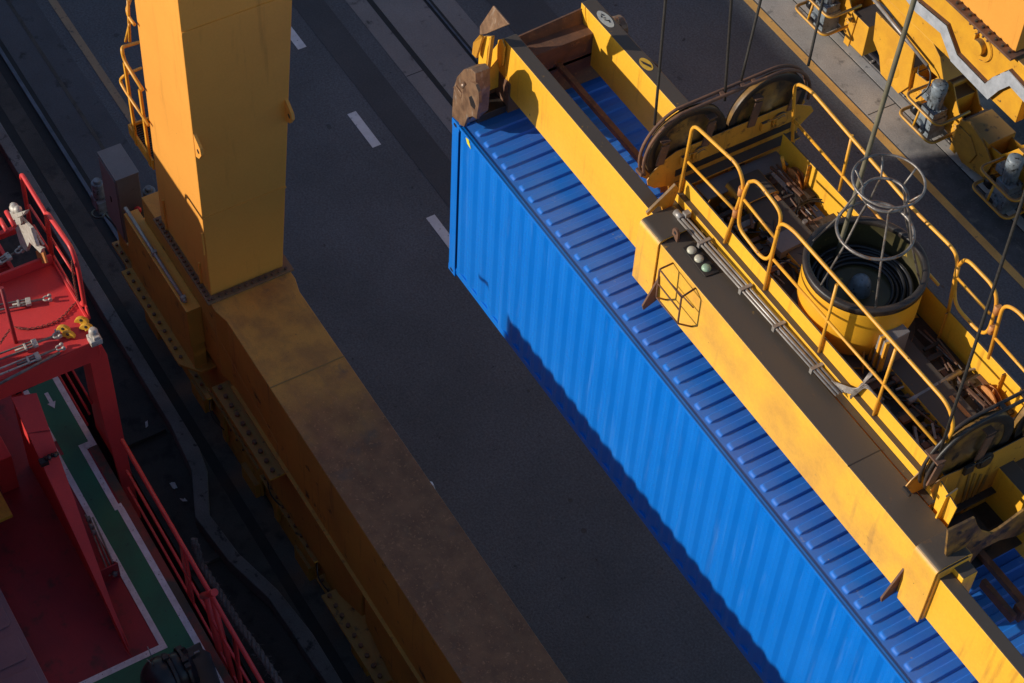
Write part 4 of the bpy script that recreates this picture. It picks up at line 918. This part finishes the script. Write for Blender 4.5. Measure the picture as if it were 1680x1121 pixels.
def rbogie(xc, motor=True):
    b = bogie(K2, xc, YR-.02, M_bog)
    q = MB(); q.box(xc+.62, xc+1.12, YR-.33, YR+.28, .16, .92, top=1); q.prism([(xc+.56, YR-.36, .10), (xc+.72, YR-.36, .10), (xc+.78, YR-.36, .95), (xc+.62, YR-.36, .95)], (0, .03, 0)); q.cyl((xc+.66, YR-.42, .78), (xc+.66, YR-.30, .78), .05, 12)
    q.build('buffer_box', [M_bog, M_floor], b, bevel=.01)
    if motor:
        mx = xc+.06; my = YR-.52
        q = MB(); q.cyl((mx, my, .88), (mx, my, 1.32), .145, 28); q.lathe([(.155, 1.20), (.16, 1.24), (.155, 1.42), (.12, 1.45), (.001, 1.45)], (mx, my, 0), n=28)
        for k in range(14): t = k*2*math.pi/14; q.bar((mx+.14*math.cos(t), my+.14*math.sin(t), .88), (mx+.14*math.cos(t), my+.14*math.sin(t), 1.2), .03, .01, up=(math.cos(t), math.sin(t), 0))
        mo = q.build('drive_motor', M_motor, b)
        q = MB(); q.box(mx-.30, mx-.12, my-.10, my+.10, .92, 1.08); q.box(mx-.15, mx+.20, my-.17, my+.17, .70, .88); q.box(mx-.14, mx+.22, my-.20, my+.2, .22, .70)
        q.cyl((mx-.05, my-.2, .42), (mx-.05, my-.27, .42), .15, 24); q.cyl((mx-.05, my-.2, .42), (mx-.05, my-.29, .42), .07, 16, mi=1); q.cyl((mx, my+.2, .45), (mx, my+.5, .45), .12, 16)
        for k in range(8): t = k*math.pi/4; q.bolt((mx+.16*math.cos(t)+.03, my+.16*math.sin(t), .88), r=.016, h=.02)
        q.build('gearbox', [M_motor, M_black], b, bevel=.012)
        q = MB(); q.cyl((mx-.42, my-.02, .5), (mx-.3, my-.02, .5), .13, 18); q.build('brake_disc', M_black, b)
        q = MB(); g = []
        for z in (.95, .52):
            yy = my-.36 if z > .8 else my-.42
            q.tube(curve([(mx-.42, my+.46, z), (mx-.46, yy, z), (mx+.52, yy, z), (mx+.5, my+.42, z)], .16, 5), .033, 10)
        q.tube([(mx-.0, my-.36, .95), (mx-.0, my-.42, .52)], .024, 8)
        q.build('guard_frame', M_bog, b)
    return b
rbogie(-3.02); rbogie(-6.35); rbogie(-.85)
q = MB(); x = -4.45
q.prism([(x-.65, YR-.38, 1.45), (x+.55, YR-.38, 1.4), (x+.62, YR-.38, .55), (x+.42, YR-.38, .2), (x-.15, YR-.38, .25), (x-.3, YR-.38, .6), (x-.55, YR-.38, .8)], (0, .05, 0)); q.box(x-.1, x+.6, YR-.33, YR+.25, .25, 1.0)
q.lathe([(.001, .02), (.16, .02), (.2, 0)], (x+.12, YR-.38, .62), (0, -1, 0), n=24); q.build('rail_clamp', M_bog, K2, bevel=.01)
q = MB(); x = -1.95
q.prism([(x-.4, YR-.4, .95), (x-.2, YR-.4, 1.1), (x+.25, YR-.4, .95), (x+.6, YR-.4, .7), (x+.5, YR-.4, .25), (x-.1, YR-.4, .12), (x-.5, YR-.4, .35)], (0, .05, 0)); q.box(x-.35, x+.35, YR-.35, YR+.3, .2, .98)
q.prism([(x-.4, YR-.43, .85), (x-.05, YR-.43, .85), (x+.2, YR-.43, .6), (x+.1, YR-.43, .3), (x-.3, YR-.43, .25), (x-.5, YR-.43, .5)], (0, .03, 0)); q.build('rail_clamp', M_bogd, K2, bevel=.01)
# ================================================================== RED SHIP
ZP, ZD = 6.3, 3.4
SH = thing('cargo_ship', (-1, -8, 0), 'red cargo ship with a green walkway and raised lashing platform moored at the quay', 'ship')
q = MB(); q.box(-40, 40, -30, -4.86, -6, ZD-.01); q.build('hull', M_redd, SH)
q = MB(); q.box(-40, 40, -4.99, -4.86, ZD-.01, ZD-.001); q.build('waterway', M_hull, SH)
q = MB()   # green lane with its jog and crossing
q.prism([(-12, -5.34, ZD), (-1.62, -5.34, ZD), (-1.62, -5.39, ZD), (1.95, -5.39, ZD), (1.95, -7.2, ZD), (2.5, -7.2, ZD), (2.5, -5.06, ZD), (-.38, -5.06, ZD), (-.38, -5.10, ZD), (-1.66, -5.10, ZD), (-1.66, -4.95, ZD), (-12, -4.95, ZD)], (0, 0, -.02)); q.build('walkway', M_grn, SH)
q = MB()
def wl(x0, x1, y0, y1): q.box(x0, x1, y0, y1, ZD-.01, ZD+.004)
wl(-12, -1.55, -4.95, -4.865); wl(-1.66, -1.55, -5.03, -4.95); wl(-1.66, -.38, -5.105, -5.02); wl(-.46, -.38, -5.02, -4.98); wl(-.38, 9, -5.065, -4.975)
wl(-12, -1.9, -5.43, -5.34); wl(-1.9, 1.88, -5.475, -5.39); wl(1.88, 1.97, -7.2, -5.39)
q.build('walkway_line', M_wht, SH)
q = MB(); a = at(83, 658, 'z', ZD+.006)
q.prism([(a.x-.17, a.y-.028, ZD+.006), (a.x+.03, a.y-.028, ZD+.006), (a.x+.03, a.y-.062, ZD+.006), (a.x+.15, a.y, ZD+.006), (a.x+.03, a.y+.062, ZD+.006), (a.x+.03, a.y+.028, ZD+.006), (a.x-.17, a.y+.028, ZD+.006)], (0, 0, -.005)); q.build('walkway_arrow', M_wht, SH)
# platform
e0 = at(0, 612, 'z', ZP); e1 = at(168, 566, 'z', ZP); XE = (e0.x+e1.x)/2; YE = -4.70
q = MB(); q.prism([(XE, -9, ZP), (XE, YE-.08, ZP), (XE-.08, YE, ZP), (-2.53, YE, ZP), (-2.53, -9, ZP)], (0, 0, -.06)); q.build('platform', M_red, SH, bevel=.01)
q = MB(); q.box(XE-.03, XE-.005, -9, YE-.02, ZP-.40, ZP-.06); q.box(-2.5, XE, YE-.04, YE-.01, ZP-.3, ZP-.06); q.build('fascia', M_red, SH, bevel=.008)
q = MB(); q.box(-2.54, -2.50, -9, YE, ZP, ZP+.17); q.box(-2.5, -1.35, YE-.012, YE+.02, ZP, ZP+.05); q.build('coaming', M_red, SH, bevel=.006)
q = MB()
for i in range(20): x = -3.32+i*.042; q.box(x, x+.007, -9, -5.22, ZP-.06, ZP-.02)
for i in range(26): y = -5.24-i*.15; q.box(-3.35, -2.53, y, y+.006, ZP-.05, ZP-.03)
q.box(-3.4, -3.33, -9, -4.9, ZP-.1, ZP); q.box(-3.35, -2.53, -5.24, -5.19, ZP-.1, ZP+.02); q.box(-2.62, -2.54, -5.2, -4.72, ZP-.1, ZP+.03)
q.prism([(-3.85, -5.85, ZP+.1), (-3.35, -5.85, ZP+.1), (-3.35, -5.2, ZP+.1), (-3.85, -5.2, ZP+.1)], (0, 0, -.1)); q.build('grating', M_red, SH, bevel=.003)
# column under the platform
q = MB(); q.prism([at(*p, 'x', XE-.02) for p in ((168, 568), (176, 582), (184, 618), (196, 680), (212, 760), (232, 850), (222, 850), (200, 800), (183, 735), (172, 700), (160, 650), (150, 605), (146, 590), (138, 588), (130, 592))], (-.07, 0, 0)); q.build('bracket', M_red, SH, bevel=.01)
q = MB(); q.box(XE-.85, XE-.04, YE-.055, YE-.02, 3.4, ZP-.06); q.build('column', M_red, SH, bevel=.01)
# sloping strut over the deck
T0 = at(18, 652, 'z', 5.9); T1 = at(60, 645, 'z', 5.9); B1 = at(215, 1078, 'z', ZD+.02); B0 = at(205, 1064, 'z', ZD+.02)
q = MB(); q.prism([T0, T1, B1, B0], (-.02, 0, -.02))
q.prism([(T0.x, -5.84, 5.9), (B0.x-.02, -5.84, ZD), (-1.7, -5.84, ZD), (-1.7, -5.84, 5.9)], (0, .02, 0)); q.build('sloping_strut', M_red, SH, bevel=.004)
q = MB(); q.bar(T0.lerp(B0, .14)+Vector((.006, 0, .006)), T1.lerp(B1, .14)+Vector((.006, 0, .006)), .02, .008); q.build('weld_seam', M_redd, SH)
q = MB(); a = T1.lerp(B1, .23)+Vector((.03, -.1, .05))
for k in range(6): q.sphere(a+Vector((.04*math.sin(k*2), .07*math.cos(k), .02+.04*math.sin(k*2))), .035, n=10)
q.box(a.x-.05, a.x+.04, a.y-.17, a.y-.06, a.z-.08, a.z); q.build('valve', M_black, SH)
q = MB(); q.tube([at(25, 645, 'x', XE-.04), at(72, 622, 'x', XE-.04)], .03, 8); q.build('lamp_tube', M_black, SH)
# recess with bracket beside the walkway
q = MB(); a = at(175, 952, 'z', ZD); q.box(a.x, a.x+.02, -5.76, -5.47, ZD, ZD+.30); q.prism([(a.x, -5.49, ZD), (a.x+.0, -5.49, ZD+.30), (a.x-.25, -5.49, ZD)], (0, .02, 0)); q.build('bracket', M_redd, SH, bevel=.005)
q = MB()
for k in range(3): q.tube([at(140+k*6, 845+k*2, 'z', ZD+.12), at(180+k*6, 945-k*3, 'z', ZD+.12)], .014, 6)
for px, py in ((143, 850), (148, 862), (152, 872), (186, 940)): a = at(px, py, 'z', ZD+.14); q.cyl(a, a+Vector((.05, .01, 0)), .035, 8)
q.build('valve_rod', M_lash, SH)
# hatch cover and dull plates
a = at(0, 965, 'z', 4.1); b = at(80, 1121, 'z', 4.1)
yh = (a.y+b.y)/2
q = MB(); q.box(-6, 8, -14, yh, 3.4, 4.1)
x = -5.5
while x < 8: q.prism([(x, yh-3, 4.105), (x, yh-.12, 4.105), (x+.06, yh-.08, 4.105), (x+.36, yh-.08, 4.105), (x+.42, yh-.12, 4.105), (x+.42, yh-3, 4.105)], (0, 0, .018)); x += .56
q.build('hatch_cover', M_hatch, SH, bevel=.012)
q = MB(); a = at(8, 830, 'z', 3.8); q.box(a.x-.4, a.x+.16, a.y-.6, a.y+.04, 3.7, 3.76); q.build('step_plate', M_twl, SH, bevel=.005)
q = MB(); q.box(-5.0, XE-.4, -6.35, -6.1, ZD, ZD+.75); q.build('hatch_coaming', M_red, SH, bevel=.01)
# unseen blocks added beyond the frame, shaped to shade the quay but not the spreader
q = MB(); q.box(-30, -11.0, -13, -9, ZD, 7.12); q.box(-11.0, -4.72, -13, -9, ZD, 8.64); q.box(-4.72, -2.9, -9.4, -9, ZD, 7.1); q.box(-2.9, -2.55, -9.4, -9, ZD, 5.5); q.box(-2.55, -2.15, -13, -9, ZD, 8.6); q.box(-2.15, 22, -13, -9, ZD, 9.80)
q.build('shade_block', M_redd, SH)
# ship side rail
q = MB(); YR2 = -4.80
def sp(px, py, y=YR2): return at(px, py, 'y', y)
q.tube([sp(200, 722), sp(436, 1132)], .032, 8); q.tube([sp(208, 772), sp(330, 985), sp(420, 1140)], .022, 8); q.tube([sp(210, 800), sp(318, 990), sp(400, 1140)], .020, 8)
for px in (297, 385): y_ = 722+(px-200)*1.737; a = sp(px, y_); q.box(a.x-.05, a.x+.05, YR2-.012, YR2+.012, ZD, a.z)
for k in range(5): x = 1.5+k*1.4; q.box(x, x+.05, YR2-.012, YR2+.012, ZD, sp(385, 1043).z)
q.build('ship_rail', M_red, SH)
q = MB(); q.tube([sp(338, 975), sp(375, 1130)], .045, 12); q.tube([sp(347, 975), sp(388, 1130)], .038, 12); q.tube([sp(333, 978), sp(352, 972)], .05, 12); q.build('stanchion', M_red, SH)
for dy in (0, -.1, -.2): q = MB(); q.tube([(-4, -4.78+dy*.6, ZD+.75+dy*2.2), (XE-.7, -4.78+dy*.6, ZD+.75+dy*2.2)], .018, 8); q.build('ship_rail', M_red, SH)
# platform handrail
q = MB(); yp = -4.66
def pp(px, py, y=yp): return at(px, py, 'y', y)
q.tube(curve([pp(50, 372), pp(34, 283), pp(76, 352), pp(80, 362), pp(78, 372)], .12, 5), .030, 10)
q.tube(curve([pp(88, 440), pp(75, 346), pp(118, 408), pp(128, 440), pp(139, 502), pp(134, 497)], .14, 6), .032, 10)
q.tube([pp(48, 337), pp(80, 386)], .018, 8); q.tube([pp(55, 370), pp(85, 419)], .018, 8); q.tube([pp(79, 383), pp(122, 450)], .018, 8); q.tube([pp(88, 420), pp(124, 482)], .018, 8)
q.tube([pp(10, 347, -5.2), pp(24, 372, -5.2)], .03, 8); q.tube([pp(0, 360, -5.5), pp(12, 380, -5.5)], .03, 8)
q.tube([pp(36, 300), pp(52, 372)], .02, 8)
a = pp(140, 500); q.prism([(a.x-.05, yp-.01, ZP), (a.x+.10, yp-.01, ZP), (a.x+.05, yp-.01, a.z), (a.x, yp-.01, a.z)], (0, .02, 0)); q.build('platform_rail', M_red, SH)
q = MB(); p0 = at(26, 562, 'z', ZP); q.tube([p0, Vector((p0.x-.05, p0.y, ZP+1.05))], .028, 10); q.build('platform_rail', M_redd, SH)

# ------------------------------------------------------------------ loose lashing gear
def turnbuckle(a, b, label, dark=True, wd=.045):
    a = Vector(a); b = Vector(b); d = (b-a).normalized(); L = (b-a).length; s = d.cross(Vector((0, 0, 1))).normalized()
    r = thing('turnbuckle', tuple(a.lerp(b, .5)), label, 'turnbuckle', 'lashing turnbuckles on the red platform')
    q = MB()
    for k in (-1, 1): q.bar(a+s*wd*k, a+d*L*.72+s*wd*k, .020, .022)
    q.build('frame', M_lash if dark else M_bone, r, bevel=.003)
    q = MB(); c = a+d*L*.72; q.bar(c-s*(wd+.015), c+s*(wd+.015), .07, .05); q.bar(c-d*.13-s*(wd+.012), c-d*.13+s*(wd+.012), .03, .045); q.build('end_block', M_bone, r, bevel=.006)
    q = MB(); q.tube([a+d*L*.5, a+d*L*.92], .017, 8); q.build('screw', M_lash, r)
    q = MB(); e = a+d*L*.92
    for k in (-1, 1):
        q.tube(curve([e, e+s*.035*k+d*.02, e+s*.035*k+d*.09], .02, 3), .013, 8); q.tube([e+s*.022*k+d*.09, e+s*.05*k+d*.09], .028, 10)
    q.build('clevis', M_bone, r); return r
zt = ZP+.05
turnbuckle(at(-40, 512, 'z', zt), at(80, 489, 'z', zt), 'turnbuckle lying alone across the middle of the red platform')
turnbuckle(at(-50, 604, 'z', zt), at(98, 548, 'z', zt+.03), 'turnbuckle nearest the chain post beside the yellow castings')
turnbuckle(at(-50, 630, 'z', zt), at(104, 568, 'z', zt), 'pale open framed turnbuckle along the front edge of the red platform', False)
turnbuckle(at(-30, 445, 'z', zt+.05), at(30, 412, 'z', zt+.08), 'turnbuckle with hooked end lying on the red grating', False)
q = MB(); q.tube([at(-20, 640, 'z', ZP+.03), at(98, 578, 'z', ZP+.03)], .02, 8); tag(q.build('lashing_rod', M_lash), 'plain dark lashing rod nearest the edge of the red platform', 'rod')
q = MB(); q.tube([at(-20, 462, 'z', ZP+.03), at(32, 443, 'z', ZP+.03)], .018, 8); q.sphere(at(33, 443, 'z', ZP+.04), .035, sc=(1.4, 1, 1)); tag(q.build('lashing_rod', M_bone), 'pale lashing rod lying on the red grating beside the coaming', 'rod')
def halfmoon(px, py, rot, label):
    c = at(px, py, 'z', ZP+.05); q = MB(); n = 10; r = .095
    u = Vector((math.cos(rot), math.sin(rot), 0)); v = Vector((-.3*math.sin(rot), .3*math.cos(rot), .95)).normalized()
    pts = [c+u*r*math.cos(math.pi*i/n)+v*(r*.9*math.sin(math.pi*i/n)-.03) for i in range(n+1)]
    nn = u.cross(v); q.prism([p-nn*.03 for p in pts], nn*.06); q.cyl(c-nn*.034+v*.02, c+nn*.034+v*.02, .025, 10, mi=1)
    q.cyl(c-v*.03, c-v*.05, .03, 8)
    return tag(q.build('twist_lock', [M_twl, M_grime_shade], bevel=.006), label, 'twist lock', 'yellow half moon castings on the red platform')
halfmoon(104, 540, .9, 'yellow half moon casting, the left one in the back row beside the chain')
halfmoon(134, 526, .9, 'yellow half moon casting nearest the platform corner post')
halfmoon(112, 549, .9, 'yellow half moon casting, the left one nearest the turnbuckle end')
halfmoon(142, 537, .9, 'yellow half moon casting touching the white corner fitting')
r = thing('corner_fitting', tuple(at(154, 560, 'z', ZP)), 'chunky white deck fitting on the front corner of the red platform', 'fitting')
c = at(155, 556, 'z', ZP+.05); q = MB(); q.box(c.x-.08, c.x+.09, c.y-.08, c.y+.08, ZP, ZP+.10); q.build('base', M_bone, r, bevel=.012)
q = MB(); q.lathe([(.001, .12), (.04, .12), (.06, .08), (.065, 0)], (c.x-.03, c.y+.01, ZP+.10), n=16); q.box(c.x+.02, c.x+.08, c.y-.03, c.y+.06, ZP+.1, ZP+.15); q.build('cone', M_bone, r, bevel=.01)
c = at(93, 552, 'z', ZP); q = MB(); q.lathe([(.001, .14), (.012, .14), (.018, .06), (.05, .03), (.055, 0)], (c.x, c.y, ZP), n=14); q.build
tag(q.build('stacking_cone', M_bone), 'small white stacking cone behind the turnbuckle end', 'cone')
# bundle of galvanised brackets hanging on the platform rail
r = thing('lashing_bracket', tuple(at(45, 400, 'y', -4.95)), 'tall scuffed white galvanised lashing bracket leaning on the red platform rail', 'bracket')
q = MB(); q.prism([at(*p, 'y', -4.98) for p in ((22, 352), (30, 355), (50, 375), (60, 405), (69, 408), (66, 416), (48, 398), (43, 413), (34, 405), (25, 375))], (0, .05, 0)); q.build('body', M_bone, r, bevel=.008)
q = MB(); q.prism([at(*p, 'y', -4.90) for p in ((50, 378), (56, 378), (63, 392), (70, 402), (66, 410), (56, 396))], (0, .03, 0)); q.prism([at(*p, 'y', -5.0) for p in ((27, 358), (36, 356), (38, 366), (31, 368))], (0, -.03, 0))
q.prism([at(*p, 'y', -5.02) for p in ((14, 347), (24, 351), (42, 346), (38, 353), (28, 358), (22, 362))], (0, .06, 0)); q.build('flange', M_bone, r, bevel=.006)
q = MB(); a = at(24, 342, 'y', -4.98); q.sphere(a, .085, n=12, sc=(1.2, .8, .75)); q.sphere(a+Vector((.07, .02, .03)), .06, n=10); q.build('lock_head', M_bone, r)
q = MB(); a = at(65, 420, 'y', -4.85); q.prism([at(*p, 'y', -4.85) for p in ((58, 412), (70, 412), (76, 432), (64, 434))], (0, .03, 0)); tag(q.build('lashing_plate', M_orange, bevel=.004), 'small rusty orange plate under the white lashing bracket', 'plate')
# chains
def chain(pts, label, rl=.021):
    P = [Vector(p) for p in pts]; q = MB(); acc = 0; k = 0; out = []
    for i in range(len(P)-1):
        n = max(1, int((P[i+1]-P[i]).length/.032))
        for j in range(n): out.append((P[i].lerp(P[i+1], (j+.5)/n), (P[i+1]-P[i]).normalized()))
    for k, (c, d) in enumerate(out):
        u = d.orthogonal().normalized(); v = d.cross(u); s = u if k % 2 else v
        q.tube([c+d*rl*math.cos(t)*1.1+s*rl*.6*math.sin(t) for t in [m_*math.pi/4 for m_ in range(8)]], .006, 5, closed=True)
    return tag(q.build('chain', M_chain), label, 'chain')
zc = ZP+.02
chain([at(118, 427, 'y', -4.72), at(119, 445, 'y', -4.72), at(123, 470, 'y', -4.72), at(128, 493, 'z', zc+.1)], 'rusty red chain hanging from the curved platform handrail')
chain([at(*p, 'z', zc) for p in ((127, 494), (118, 503), (108, 515), (95, 526), (78, 533), (60, 538), (45, 540), (32, 539), (24, 536))], 'rusty red chain sagging across the red platform to the dark post')
chain([at(*p, 'z', zc+.2) for p in ((16, 541), (8, 552), (0, 564))], 'short rusty red chain left of the dark platform post')
# winch at the bottom edge
r = thing('winch', tuple(at(290, 1100, 'z', ZD)), 'black deck winch with round drum at the bottom edge on the green walkway', 'winch')
c = at(268, 1112, 'z', ZD+.35); q = MB(); q.sphere(c, .30, n=28, sc=(1, 1, .9)); q.cyl(c+Vector((0, .05, 0)), c+Vector((0, .40, .0)), .25, 28); q.build('drum', M_black, r)
q = MB()
for dy in (.12, .30): q.lathe([(.27, -.025), (.29, -.025), (.29, .025), (.27, .025)], c+Vector((0, dy, 0)), (0, 1, 0), n=30, closed=True)
for dx, dy, dz in ((-.1, .1, .26), (.06, .3, .27), (.15, .3, .25), (-.16, .32, .2), (.0, .42, .2)): q.box(c.x+dx-.035, c.x+dx+.035, c.y+dy-.04, c.y+dy+.04, c.z+dz-.04, c.z+dz+.05)
q.build('clamp', M_grime_shade, r, bevel=.006)
q = MB(); q.prism([at(*p, 'z', ZD+.3) for p in ((300, 1066), (328, 1052), (333, 1064), (345, 1070), (362, 1121), (300, 1140), (285, 1100))], (0, 0, -.25)); q.build('housing', M_black, r, bevel=.02)
q = MB(); q.tube([at(305, 1078, 'z', ZD+.34), at(327, 1068, 'z', ZD+.34)], .014, 8); q.tube([at(241, 1082, 'z', ZD+.8), at(253, 1092, 'z', ZD+.55)], .006, 6); q.tube([at(242, 1061, 'z', ZD+.9), at(251, 1083, 'z', ZD+.6)], .006, 6); q.build('lever', M_cond, r)
# mooring rope
q = MB(); rr = random.Random(9); pts = []
path = [(318, 885), (330, 925), (352, 960), (372, 992), (395, 1028), (420, 1062), (445, 1100), (470, 1140)]
path = [at(px, py, 'y', -4.35) for px, py in path]
for i in range(len(path)-1):
    for j in range(8): pts.append(path[i].lerp(path[i+1], j/8))
for s in range(3):
    q.tube([p+Vector((0, math.cos(i*.9+s*2.094), math.sin(i*.9+s*2.094)))*.028 for i, p in enumerate(pts)], .030, 7)
for i in range(260):
    p = rr.choice(pts)+Vector([rr.uniform(-.05, .05) for _ in range(3)]); d = Vector([rr.uniform(-1, 1) for _ in range(3)]).normalized()*rr.uniform(.04, .11)
    q.bar(p, p+d, .004, .004)
tag(q.build('mooring_rope', M_mrope), 'frayed grey mooring rope hanging along the outside of the red ship rail', 'rope')
# litter on the quay
rr = random.Random(11)
for n_l, (px, py, lab) in enumerate(((241, 698, 'pale scrap of plastic in the groove beside the kerb'), (300, 820, 'small white scrap lying on the dark quay ledge'), (285, 797, 'flat pale scrap lying on the dark quay ledge'))):
    c = at(px, py, 'z', .01 if n_l == 0 else -.26); q = MB(); v = [c+Vector((rr.uniform(-.08, .08), rr.uniform(-.05, .05), rr.uniform(0, .03))) for _ in range(8)]
    for i in range(6): q.add([v[i], v[i+1], v[(i+4) % 8]], [(0, 1, 2)])
    tag(q.build('litter', M_litter), lab, 'litter')
for ob in bpy.data.objects:
    if '_w' in ob: del ob['_w']
